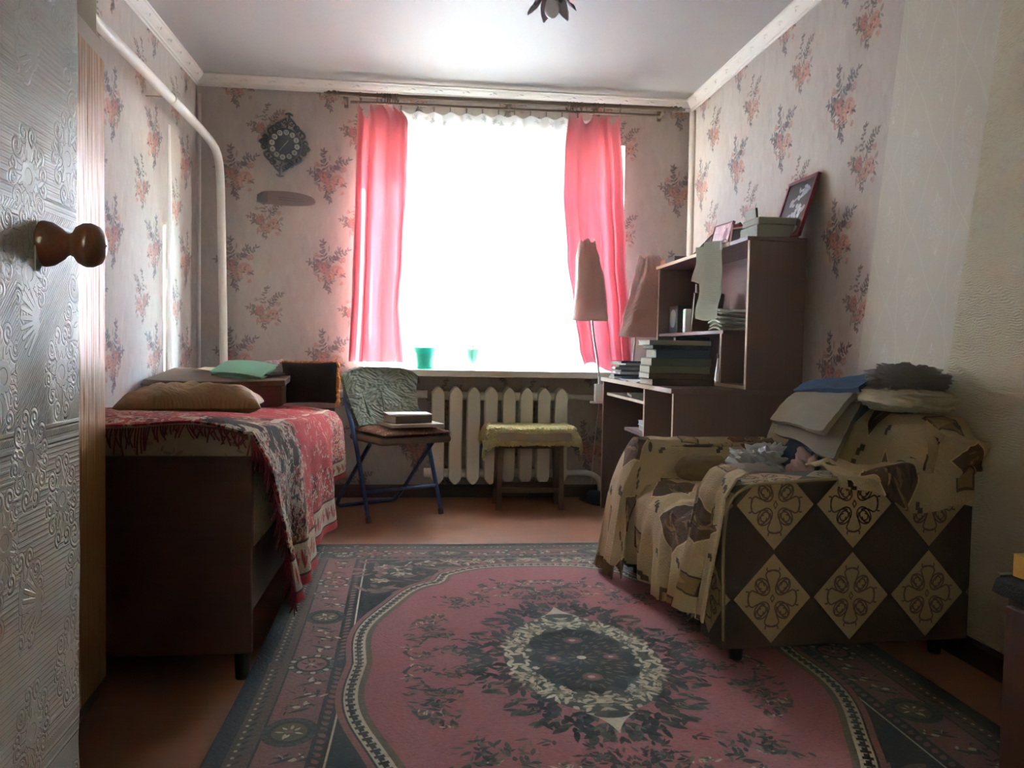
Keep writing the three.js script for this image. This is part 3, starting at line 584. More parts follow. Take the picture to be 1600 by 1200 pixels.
// ================================================================ RUG
{
  const RW = 1.9, RL = 2.8, PX = 2048;
  const navy = [60, 70, 74], olive = [112, 112, 94], cream = [204, 196, 170], rose = [168, 110, 112], rust = [156, 112, 104], dusk = [140, 108, 102], green = [80, 92, 86];
  T.rug = canvasTex(PX, PX, (c) => {
    const S = PX;
    const quad = (draw, s0) => { for (const sx of [-1, 1]) for (const sy of [-1, 1]) { reseed(s0); c.save(); c.translate(S / 2, S / 2); c.scale(sx * S / RW, sy * S / RL); draw(); c.restore(); } };
    const all = (draw) => { c.save(); c.translate(S / 2, S / 2); c.scale(S / RW, S / RL); draw(); c.restore(); };
    const frame = (d, col) => all(() => { c.fillStyle = rgb(...col); c.fillRect(-RW / 2 + d, -RL / 2 + d, RW - 2 * d, RL - 2 * d); });
    frame(0, navy); frame(0.045, [104, 96, 86]); frame(0.1, navy); frame(0.106, dusk); frame(0.222, navy); frame(0.262, cream); frame(0.2675, navy);
    const blob = (x, y, a, b, t, col) => ell(c, x, y, a, b, t, vary(col, 8));
    const flourish = (x, y, r, n, col, len, wid) => { for (let k = 0; k < n; k++) { const t = k / n * 6.283 + rr(-0.2, 0.2); leaf(c, x + Math.cos(t) * r, y + Math.sin(t) * r, len * rr(0.7, 1.2), wid, t + rr(-0.6, 0.6), vary(col, 10)); } };
    const sprig = (x, y, s, cols) => { const t0 = rr(0, 6.3); for (let k = 0; k < 7; k++) leaf(c, x + rr(-1, 1) * s, y + rr(-0.6, 0.6) * s, s * rr(0.6, 1.1), s * rr(0.2, 0.34), t0 + rr(-1.2, 1.2), vary(cols[k % cols.length], 10)); };
    // guard stripe: small hooks
    quad(() => { for (let d = 0.03; d < 1.42; d += 0.03) { if (d < 0.93) { leaf(c, d - 0.01, 1.4 - 0.072, 0.024, 0.009, 0.6, vary(navy, 8)); blob(d + 0.008, 1.4 - 0.06, 0.005, 0.004, 0, cream); blob(d + 0.008, 1.4 - 0.242, 0.011, 0.008, 0.7, dusk); blob(d, 1.4 - 0.235, 0.004, 0.004, 0, olive); } if (d < 1.36) { leaf(c, 0.95 - 0.078, d - 0.01, 0.024, 0.009, 1.1, vary(navy, 8)); blob(0.95 - 0.06, d + 0.008, 0.004, 0.005, 0, cream); blob(0.95 - 0.242, d + 0.008, 0.008, 0.011, 0.7, dusk); blob(0.95 - 0.235, d, 0.004, 0.004, 0, olive); } } }, 11);
    // main border medallions
    const med = (x, y, horiz, alt) => {
      const a = horiz ? 0.085 : 0.056, b = horiz ? 0.05 : 0.062;
      blob(x, y, a * 1.16, b * 1.16, 0, navy);
      for (let k = 0; k < 18; k++) { const t = k / 18 * 6.283; blob(x + Math.cos(t) * a, y + Math.sin(t) * b, 0.0095, 0.0085, t, alt ? green : k % 2 ? cream : olive); }
      blob(x, y, a * 0.9, b * 0.9, 0, navy); blob(x, y, a * 0.74, b * 0.72, 0, alt ? olive : rust);
      flourish(x, y, 0.012, 7, alt ? cream : navy, 0.026, 0.008); blob(x, y, 0.01, 0.008, 0, alt ? rust : cream); flourish(x, y, 0.003, 5, olive, 0.01, 0.004);
      if (!horiz) { leaf(c, x - a - 0.03, y, 0.045, 0.014, 0, vary(navy, 6)); } else { leaf(c, x, y - b - 0.03, 0.045, 0.014, 1.57, vary(navy, 6)); }
    };
    const tuft = (x, y) => { sprig(x, y, 0.03, [navy, olive, cream]); for (let k = 0; k < 4; k++) leaf(c, x + rr(-0.035, 0.035), y + rr(-0.03, 0.03), 0.025, 0.006, rr(0, 6.3), vary(navy, 8)); blob(x, y, 0.01, 0.008, 0, cream); };
    quad(() => { const m = 0.95 - 0.164; let q = 0; for (let y = 0; y < 1.3; y += 0.405) { med(m, y, false, q++ % 2); for (let k = 0; k < 3; k++) { tuft(m + rr(-0.035, 0.035), y + 0.13 + k * 0.072); leaf(c, m - 0.03, y + 0.12 + k * 0.08, 0.06, 0.012, 0.5, vary(navy, 8)); } } const n = 1.4 - 0.164; q = 0; for (let x = 0; x < 0.75; x += 0.34) { med(x, n, true, q++ % 2); for (let k = 0; k < 3; k++) tuft(x + 0.11 + k * 0.06, n + rr(-0.03, 0.03)); } }, 12);
    // corner spandrels
    quad(() => {
      for (let k = 0; k < 150; k++) { const x = rr(0.0, 0.67), y = rr(0.66, 1.12); leaf(c, x, y, rr(0.05, 0.11), rr(0.016, 0.034), rr(0, 6.3), vary([dusk, [150, 116, 108], [124, 112, 96], green][k % 4], 10)); }
      for (const [x, y, r] of [[0.6, 1.0, 0.07], [0.46, 1.07, 0.06], [0.24, 1.08, 0.05], [0.62, 0.82, 0.035], [0.33, 1.09, 0.04], [0.55, 0.92, 0.03], [0.15, 1.1, 0.035], [0, 1.1, 0.04]]) { for (let k = 0; k < 16; k++) { const t = rr(0, 6.3), q = rr(0, r); leaf(c, x + Math.cos(t) * q * 1.3, y + Math.sin(t) * q * 0.7, rr(0.026, 0.046), rr(0.008, 0.014), rr(0, 6.3), vary(k % 3 ? cream : [150, 140, 110], 12)); } blob(x, y, r * 0.3, r * 0.22, 0, rose); blob(x, y, r * 0.14, r * 0.1, 0, cream); }
    }, 13);
    // field cartouche with a notched outline
    const path = () => { c.beginPath(); for (const [sx, sy, rev] of [[1, 1, 0], [-1, 1, 1], [-1, -1, 0], [1, -1, 1]]) { const pts = []; for (let k = 0; k <= 40; k++) { const t = k / 40 * Math.PI / 2; let r = 1; const q = t / (Math.PI / 2); let x = Math.pow(Math.cos(t), 0.72) * 0.615, y = Math.pow(Math.sin(t), 0.78) * 0.86; const lobe = sst(q, 0.66, 0.7); x *= 1 - 0.06 * sst(q, 0.6, 0.68) * (1 - sst(q, 0.72, 0.9)); y += lobe * 0.13 * (1 - 0.25 * Math.pow((1 - q) / 0.28, 2)); x += 0.02 * Math.sin(q * 6.283 * 2) * (1 - q); pts.push([x * r * sx, y * sy]); } if (rev) pts.reverse(); pts.forEach((p, i) => c.lineTo(p[0], p[1])); } c.closePath(); };
    all(() => {
      c.lineJoin = 'round';
      for (const [w, col] of [[0.15, rust], [0.118, navy], [0.108, cream], [0.086, navy], [0.06, cream], [0.045, olive], [0.012, navy]]) { path(); c.strokeStyle = rgb(...col); c.lineWidth = w; c.stroke(); }
      c.setLineDash([0.016, 0.014]); path(); c.strokeStyle = rgb(...cream); c.lineWidth = 0.078; c.stroke(); c.setLineDash([0.012, 0.018]); path(); c.strokeStyle = rgb(...navy); c.lineWidth = 0.098; c.stroke(); c.setLineDash([]);
      path(); c.strokeStyle = rgb(...cream); c.lineWidth = 0.05; c.stroke(); path(); c.strokeStyle = rgb(...olive); c.lineWidth = 0.034; c.stroke();
      path(); c.fillStyle = rgb(...rose); c.fill();
    });
    // field sprigs
    quad(() => {
      for (let k = 0; k < 24; k++) { const t = rr(0.02, 1.55), q = rr(0.76, 0.93); const x = Math.cos(t) * 0.55 * q, y = Math.sin(t) * 0.84 * q; sprig(x, y, rr(0.028, 0.045), [navy, green, olive]); if (k % 2) sprig(x + 0.01, y, 0.02, [cream, olive]); }
      for (const [x, y] of [[0, 0.78], [0.06, 0.72], [0.13, 0.76], [0.2, 0.7]]) { sprig(x, y, 0.05, [navy, green]); sprig(x, y, 0.026, [cream, [150, 140, 112]]); blob(x, y, 0.014, 0.01, 0, rose); }
      for (let k = 0; k < 14; k++) sprig(rr(0.28, 0.48), rr(0, 0.24), 0.036, [navy, green, olive]); for (let k = 0; k < 8; k++) sprig(rr(0.2, 0.4), rr(0.35, 0.6), 0.036, [navy, olive, green]);
      for (let k = 0; k < 7; k++) sprig(rr(0, 0.12), rr(0.5, 0.62), 0.03, [navy, green]);
    }, 14);
    // central medallion: dark leaves, cream blossoms, navy heart
    quad(() => {
      for (let k = 0; k < 120; k++) { const t = rr(0, 1.571), q = rr(0.8, 1.2); leaf(c, Math.cos(t) * 0.27 * q, Math.sin(t) * 0.41 * q, rr(0.035, 0.065), rr(0.014, 0.025), t + rr(-1.1, 1.1), vary(k % 3 ? navy : green, 8)); }
      for (let k = 0; k < 16; k++) { const t = rr(0, 1.571); leaf(c, Math.cos(t) * 0.29, Math.sin(t) * 0.44, 0.03, 0.009, t + rr(-0.7, 0.7), vary(olive, 8)); }
    }, 15);
    all(() => { c.fillStyle = rgb(...green); c.beginPath(); c.ellipse(0, 0, 0.235, 0.36, 0, 0, 7); c.fill(); });
    quad(() => { for (let k = 0; k < 120; k++) { const t = rr(0, 1.571), q = rr(0.74, 1.04); leaf(c, Math.cos(t) * 0.22 * q, Math.sin(t) * 0.34 * q, rr(0.022, 0.044), rr(0.009, 0.016), rr(0, 6.3), vary(k % 4 ? cream : [150, 142, 116], 14)); } for (let k = 0; k < 14; k++) sprig(rr(0.06, 0.2), rr(0.1, 0.3), 0.016, [green, olive]); }, 16);
    all(() => { c.fillStyle = rgb(...navy); c.beginPath(); for (let k = 0; k <= 120; k++) { const t = k / 120 * 6.283, r = 1 + 0.09 * Math.cos(t * 12); c.lineTo(Math.cos(t) * 0.15 * r, Math.sin(t) * 0.235 * r); } c.fill(); });
    quad(() => { for (let k = 0; k < 30; k++) { const t = rr(0, 1.571), q = rr(0.3, 0.92); leaf(c, Math.cos(t) * 0.14 * q, Math.sin(t) * 0.22 * q, rr(0.018, 0.032), 0.008, t + rr(-0.5, 0.5), vary(k % 2 ? olive : [120, 116, 96], 10)); } for (const [x, y, r] of [[0, 0.14, 0.026], [0.09, 0, 0.018]]) { blob(x, y, r * 1.3, r * 1.1, 0, olive); blob(x, y, r, r * 0.8, 0, rose); blob(x, y, r * 0.45, r * 0.36, 0, cream); } }, 17);
    all(() => { for (let k = 0; k < 10; k++) { const t = k / 10 * 6.283; leaf(c, Math.cos(t) * 0.014, Math.sin(t) * 0.018, 0.04, 0.012, t, rgb(108, 106, 90)); } blob(0, 0, 0.016, 0.014, 0, cream); });
    reseed(18);
    all(() => { for (const s of [-1, 1]) { c.fillStyle = rgb(...cream); c.beginPath(); c.moveTo(-0.07, s * 0.36); c.quadraticCurveTo(-0.02, s * 0.4, 0, s * 0.47); c.quadraticCurveTo(0.02, s * 0.4, 0.07, s * 0.36); c.fill(); blob(0, s * 0.37, 0.05, 0.02, 0, green); } });
    // worn pile: fine dashes along the weft
    for (let k = 0; k < 60000; k++) { const x = rnd() * S, y = rnd() * S; c.fillStyle = rnd() < 0.5 ? rgb(255, 240, 220, 0.08) : rgb(0, 0, 0, 0.12); c.fillRect(x, y, rr(3, 14), rr(1, 2.5)); }
  }, { wrap: false });
  const rug = thing('rug', 'oriental floor rug with a rose field, dark border and central medallion', 'rug', [1.815, 0, 2.7]);
  const f = (u, v) => { const x = (u - 0.5) * RW, z = (v - 0.5) * RL; return [x + 0.012 * Math.sin(z * 2.2 + 1) * (u < 0.5 ? 1 : 0.3) + (v < 0.1 ? (0.1 - v) * 0.12 * Math.sin(u * 9) : 0), 0.013 + 0.004 * Math.max(0, Math.sin(u * 7 + 0.5)) * Math.exp(-v * 30), z + 0.018 * Math.sin(u * 5.2 + 0.4) * Math.exp(-v * 5) + 0.05 * Math.pow(u, 2) * Math.exp(-v * 4)]; };
  mesh('pile', sheet((u, v) => f(u, v), 60, 90, 0.0125, (u, v) => [u, 1 - v]), std({ map: T.rug, roughness: 1, bumpMap: T.fluff, bumpScale: 0.002 }), rug);
  reseed(9);
  const fr = [];
  for (let k = 0; k < 260; k++) { const u = k / 260, p = f(u, 0), a = rr(-0.012, 0.012), l = rr(0.018, 0.04); fr.push(tube([[p[0], 0.0105, p[2] + 0.003], [p[0] + a * 0.5, 0.014, p[2] - l * 0.5], [p[0] + a, 0.007, p[2] - l]], 0.0032, 3, 4)); }
  const fm = mesh('fringe', fr, std({ color: 0xded8ca, roughness: 1 }), rug, 'off white fringe'); fm.userData.kind = 'stuff';
}

// ================================================================ BED
const BED = { z0: 0.62, z1: 2.76, x1: 0.885 };
const bedTop = curve([[0.55, 0.6], [0.9, 0.615], [1.6, 0.65], [2.2, 0.685], [2.78, 0.725]]);
{
  const b = thing('bed', 'dark wooden bed with a tall end board and a pale striped mattress', 'bed', [0.44, 0, 1.7]);
  const L = (g) => g.translate(-0.44, 0, -1.7);
  mesh('end_board', L(bx(0.015, 0.085, 2.745, 0.885, 0.628, 2.77, 0.004, 'x')), M.bedwood, b);
  mesh('end_board', L(bx(0.015, 0.085, 0.62, 0.885, 0.6, 0.65, 0.004, 'x')), M.bedwood, b);
  mesh('side_rail', L(bx(0.84, 0.17, 0.65, 0.866, 0.36, 2.755, 0.003, 'z')), M.bedwood, b);
  mesh('side_rail', L(bx(0.02, 0.17, 0.65, 0.046, 0.36, 2.755, 0.003, 'z')), M.bedwood, b);
  mesh('slat_base', L(bx(0.046, 0.3, 0.65, 0.84, 0.36, 2.755, 0.003, 'z')), M.oak, b);
  for (const [x, z] of [[0.05, 2.72], [0.85, 2.72], [0.05, 0.68], [0.85, 0.68]]) { const g = new THREE.CylinderGeometry(0.026, 0.018, 0.19, 14); g.translate(x - 0.44, 0.095, z - 1.7); mesh('leg', g, M.black, b); }
  T.ticking = canvasTex(256, 256, (c, w, h) => { reseed(4); c.fillStyle = rgb(216, 202, 178); c.fillRect(0, 0, w, h); for (let k = 0; k < 30; k++) leaf(c, rnd() * w, rnd() * h, rr(14, 40), rr(4, 10), rr(0, 6.3), rgb(140, 118, 96, 0.5)); }, { rx: 4, ry: 4 });
  const m = sheet((u, v) => { const z = lerp(2.745, 0.66, v), t = bedTop(z) - 0.012, x = curve([[0, 0.02], [0.2, 0.02], [0.3, 0.03], [0.7, 0.85], [0.8, 0.875], [1, 0.872]], false)(u), y = u < 0.2 ? lerp(0.36, t - 0.05, u / 0.2) : u > 0.8 ? lerp(t - 0.05, 0.36, (u - 0.8) / 0.2) : t - (u < 0.3 || u > 0.7 ? 0.03 * (1 - Math.sin(Math.PI / 2 * Math.min(1, Math.min(u - 0.2, 0.8 - u) / 0.1))) : 0); return [x - 0.44, y, z - 1.7]; }, 40, 30, 0.006, (u, v) => [u * 1.6, v * 2]);
  const endCap = sheet((u, v) => [lerp(0.02, 0.872, u) - 0.44, lerp(0.4, bedTop(2.77) - 0.02 - 0.04 * Math.pow(Math.abs(u - 0.5) * 2, 8), v), 2.728 + 0.02 * Math.sin(Math.PI * v) - 1.7], 24, 8, 0.006, (u, v) => [u * 0.9, v * 0.3]);
  mesh('mattress', [m, endCap], std({ map: T.ticking, roughness: 0.95 }), b, 'pale patterned mattress ticking');

  // woven bedspread: over the mattress, down the room side, short drop at the near end
  T.spread = canvasTex(2048, 1536, (c, w, h) => {
    reseed(41);
    const red = [188, 48, 54], creamC = [206, 196, 170], dk = [44, 30, 32], pink = [186, 74, 78];
    c.fillStyle = rgb(...red); c.fillRect(0, 0, w, h);
    const busy = (x0, y0, x1, y1, n, cols, l0, l1) => { for (let k = 0; k < n * 2; k++) { const x = rr(x0, x1), y = rr(y0, y1), t = rr(0, 6.3), L = rr(l0, l1) * 0.72; c.strokeStyle = vary(cols[k % cols.length], 12); c.lineWidth = rr(4, 11); c.lineCap = 'round'; c.beginPath(); c.moveTo(x, y); c.quadraticCurveTo(x + Math.cos(t) * L, y + Math.sin(t) * L, x + Math.cos(t + rr(0.6, 1.6)) * L, y + Math.sin(t + rr(0.6, 1.6)) * L); c.stroke(); if (k % 3 === 0) leaf(c, x, y, L * 0.8, L * 0.2, t + 1, vary(cols[(k + 1) % cols.length], 12)); } };
    // u: along the bed (canvas x), v: from the wall (top) to the hem (bottom)
    busy(0, 0, w, h * 0.3, 700, [creamC, dk, pink, creamC, dk], 20, 64);
    busy(0, h * 0.3, w, h * 0.84, 420, [creamC, pink, dk, creamC], 20, 62);
    for (let k = 0; k < 60; k++) ell(c, rr(w * 0.3, w * 0.98), rr(h * 0.32, h * 0.72), rr(40, 110), rr(24, 60), rr(0, 3), rgb(...red, 0.9));
    busy(w * 0.3, h * 0.34, w * 0.98, h * 0.74, 110, [creamC, pink, creamC], 20, 60);
    busy(0, h * 0.3, w * 0.26, h * 0.86, 380, [creamC, dk, creamC, dk, pink], 24, 70);
    busy(0, h * 0.76, w, h * 0.88, 260, [creamC, dk, creamC, pink], 18, 50);
    busy(0, h * 0.46, w * 0.3, h * 0.88, 560, [creamC, creamC, dk, creamC, dk], 24, 80); busy(w * 0.8, h * 0.5, w, h * 0.88, 200, [creamC, dk, creamC], 20, 56); busy(w * 0.05, h * 0.2, w, h * 0.36, 160, [creamC, dk], 24, 60);
    for (let k = 0; k < 26; k++) { const x = rr(w * 0.02, w * 0.3), y = rr(h * 0.4, h * 0.82); ell(c, x, y, rr(20, 60), rr(14, 36), rr(0, 3), rgb(...dk, 0.95)); }
    c.fillStyle = rgb(...creamC); c.fillRect(0, h * 0.885, w, h * 0.085);
    c.fillStyle = rgb(...dk); for (const y of [0.878, 0.968]) c.fillRect(0, h * y, w, 9);
    for (let x = 20; x < w; x += 56) { leaf(c, x, h * 0.9, 84, 18, 1.2 + rr(-0.3, 0.3), vary(red, 12)); leaf(c, x + 30, h * 0.955, 50, 12, -1.3, vary(red, 12)); c.fillStyle = rgb(...dk); c.fillRect(x + 24, h * 0.905, 5, h * 0.05); ell(c, x + 40, h * 0.93, 8, 10, 0, rgb(...pink)); }
    c.fillStyle = rgb(...red); c.fillRect(0, h * 0.976, w, h * 0.03);
    for (let k = 0; k < 16000; k++) { c.fillStyle = rnd() < 0.5 ? rgb(255, 240, 220, 0.05) : rgb(0, 0, 0, 0.08); c.fillRect(rnd() * w, rnd() * h, rr(2, 5), rr(2, 9)); }
  }, { wrap: false });
  const bottom = curve([[0.6, 0.28], [0.9, 0.25], [1.4, 0.115], [2.0, 0.1], [2.5, 0.1], [2.9, 0.12]]);
  const cover = (u, v) => {
    // v 0 at the wall, 1 at the hem; u 0 near end, 1 far end
    const vt = 0.56, xe = 0.905;
    let z = lerp(2.785, 0.655, u), x, y;
    const top = bedTop(z) + 0.004 + 0.006 * nz(u * 9, v * 9, 2);
    if (v < vt) {
      const k = v / vt; x = lerp(0.02, xe - 0.02, k);
      y = top - 0.03 * Math.pow(k, 6) + 0.012 * sst(0.1 - u, 0, 0.1) * Math.sin(k * 9);
    } else {
      const k = (v - vt) / (1 - vt), y0 = top - 0.032, y1 = bottom(z);
      y = lerp(y0, y1, Math.pow(k, 1.05)); x = xe - 0.02 + 0.028 * Math.min(1, k * 5) + 0.018 * k + (0.02 * k + 0.004) * Math.sin(z * 9 + 1 + k) * Math.min(1, k * 3) + 0.012 * k * Math.sin(z * 23 + 2 * k);
      z -= 0.36 * Math.pow(k, 1.1) * sst(0.34 - u, 0, 0.34) - 0.0;           // near corner hangs back
    }
    // near-end edge rises over the mattress rim at the wall side and curls
    if (u < 0.05 && v < vt) { const q = 1 - u / 0.05; z += 0.02 * q; y -= 0.012 * q * q * (v / vt); }
    return [x - 0.44, y, z - 1.7];
  };
  const sp = thing('bedspread', 'red and cream oriental patterned bedspread draped over the bed side', 'bedspread', [0.44, 0, 1.7]);
  mesh('cloth', sheet(cover, 130, 100, 0.006, (u, v) => [u, 1 - v]), std({ map: T.spread, roughness: 1, bumpMap: T.fluff, bumpScale: 0.0025 }), sp);
  reseed(55);
  const fr = [];
  for (let k = 0; k < 230; k++) { const v = k / 230, p = cover(0, v), n = v < 0.56, dx = n ? rr(-0.02, 0.02) : rr(-0.02, 0.012), l = n ? (v > 0.16 && v < 0.4 ? rr(0.04, 0.075) : rr(0.02, 0.045)) : rr(0.03, 0.06); fr.push(tube([[p[0], p[1] - 0.004, p[2] + 0.002], [p[0] + dx * 0.4, p[1] - l * 0.5, p[2] + 0.012], [p[0] + dx, p[1] - l, p[2] + 0.006]], 0.0021, 3, 4)); }
  const fm = mesh('fringe', fr, std({ color: 0x8a2c38, roughness: 1 }), sp, 'dark red fringe'); fm.userData.kind = 'stuff';

  // brown case at the far wall-side corner, on the mattress
  const cs = thing('wooden_case', 'flat dark brown wooden case lying at the far end of the bed', 'case', [0.35, 0.024, 0.735]); cs.rotation.x = 0.09;
  const s = new THREE.Shape(); s.moveTo(-0.315, -0.25); s.lineTo(0.325, -0.25); s.lineTo(0.325, 0.18); s.bezierCurveTo(0.2, 0.26, -0.16, 0.3, -0.315, 0.22); s.closePath();
  const eg = new THREE.ExtrudeGeometry(s, { depth: 0.022, bevelEnabled: true, bevelSize: 0.004, bevelThickness: 0.004, bevelSegments: 2, curveSegments: 20 }); eg.rotateX(Math.PI / 2); eg.translate(0, 0.752, 0);
  mesh('lid', boxUV(eg, 'x'), M.oak, cs);
  const s2 = new THREE.Shape(); s2.moveTo(-0.3, -0.235); s2.lineTo(0.31, -0.235); s2.lineTo(0.31, 0.165); s2.bezierCurveTo(0.2, 0.24, -0.15, 0.27, -0.3, 0.2); s2.closePath();
  const e2 = new THREE.ExtrudeGeometry(s2, { depth: 0.105, bevelEnabled: false, curveSegments: 20 }); e2.rotateX(Math.PI / 2); e2.translate(0, 0.728, 0);
  mesh('body', boxUV(e2, 'x'), M.bedwood, cs);

  // on the case
  const gf = thing('green_folder', 'pale green paper folder lying on the brown case by the wall', 'folder', [0.46, 0.79, 0.86], -0.25); gf.rotation.x = 0.3;
  mesh('cover', [sheet((u, v) => [(u - 0.5) * 0.27, 0.018 + 0.012 * Math.sin(u * 3.1) + 0.02 * v * (1 - v), (v - 0.5) * 0.2], 10, 8, 0.0015), bx(-0.13, 0.0, -0.09, 0.13, 0.012, 0.09, 0.002)], std({ color: 0x86b894, roughness: 0.7 }), gf);
  const tb = thing('tablet', 'black tablet lying on the brown case beside the green folder', 'tablet', [0.585, 0.782, 0.88], 0.35); tb.rotation.x = 0.09;
  mesh('body', bx(-0.07, 0.0, -0.05, 0.07, 0.008, 0.05, 0.003), M.black, tb); mesh('screen', bx(-0.064, 0.0078, -0.044, 0.064, 0.0088, 0.044, 0.0003), std({ color: 0x14161c, roughness: 0.12 }), tb);
  one('pink_bag', sheet((u, v) => { const a = u * 2 - 1, b = v * 2 - 1; return [0.6 + a * 0.09 + 0.02 * nz(u * 4, v * 4), 0.794 + 0.045 * Math.pow(Math.max(0, (1 - a ** 4) * (1 - b ** 4)), 0.6) * (1 + 0.6 * nz(u * 7, v * 7, 3)), 0.7 + b * 0.09]; }, 30, 30, 0.002), phy({ color: 0xcdb0b4, roughness: 0.35, transmission: 0.3 }), 'crumpled pale pink plastic bag on the brown case', 'plastic bag');
  one('paper_sheet', sheet((u, v) => [0.2 + u * 0.2, 0.806 - 0.012 * v + 0.008 * Math.sin(u * 4 + v * 2) * v, 0.6 + v * 0.14 + u * 0.04], 10, 8, 0.001), std({ color: 0xd9cba4, roughness: 0.9 }), 'yellowish paper sheet on the back of the brown case', 'paper');

  // pillow and dark cushion
  const pl = thing('pillow', 'golden beige satin pillow lying on the red bedspread', 'pillow', [0.45, 0.664, 1.72], 0.16);
  T.satin = dataTex(256, 256, (u, v) => 0.5 + 0.4 * tn(u, v, 9) + 0.35 * Math.abs(tn(u, v, 22, 3)), { rx: 2.2, ry: 2.2 });
  mesh('case', cushion(0.52, 0.4, 0.105, 36, 0.03, 1, 0.25), phy({ color: 0x9a7d52, roughness: 0.5, sheen: 0.5, sheenColor: new THREE.Color(0xd8b878), bumpMap: T.satin, bumpScale: 0.012 }), pl);
  const cu = thing('dark_cushion', 'square dark cushion with orange fringe standing at the foot of the bed', 'cushion', [0.765, 0.62, 0.725], 0.1);
  const cg = cushion(0.29, 0.22, 0.1, 24, 0.012, 1, 0.5); cg.rotateX(Math.PI / 2 - 0.2); cg.translate(0, 0.11, 0);
  mesh('cover', cg, std({ color: 0x2a2522, roughness: 1, bumpMap: T.fluff, bumpScale: 0.004 }), cu);
  reseed(8);
  const tuf = [];
  for (let k = 0; k < 150; k++) { const e = k / 150 * 1.9, onTop = e < 0.95, a = onTop ? e / 0.95 : (e - 0.95) / 0.95, x = onTop ? -0.14 + 0.28 * a : 0.138, y = onTop ? 0.222 : 0.22 - 0.22 * a; const g = new THREE.SphereGeometry(rr(0.006, onTop ? 0.009 : 0.015), 6, 5); g.translate(x + rr(-0.004, 0.004), y + rr(-0.004, 0.004), (0.11 - y) * 0.2 + 0.05 + rr(-0.006, 0.006)); tuf.push(g); }
  const tm = mesh('fringe', tuf, std({ color: 0xd88438, roughness: 1 }), cu, 'orange woollen fringe'); tm.userData.kind = 'stuff';
}

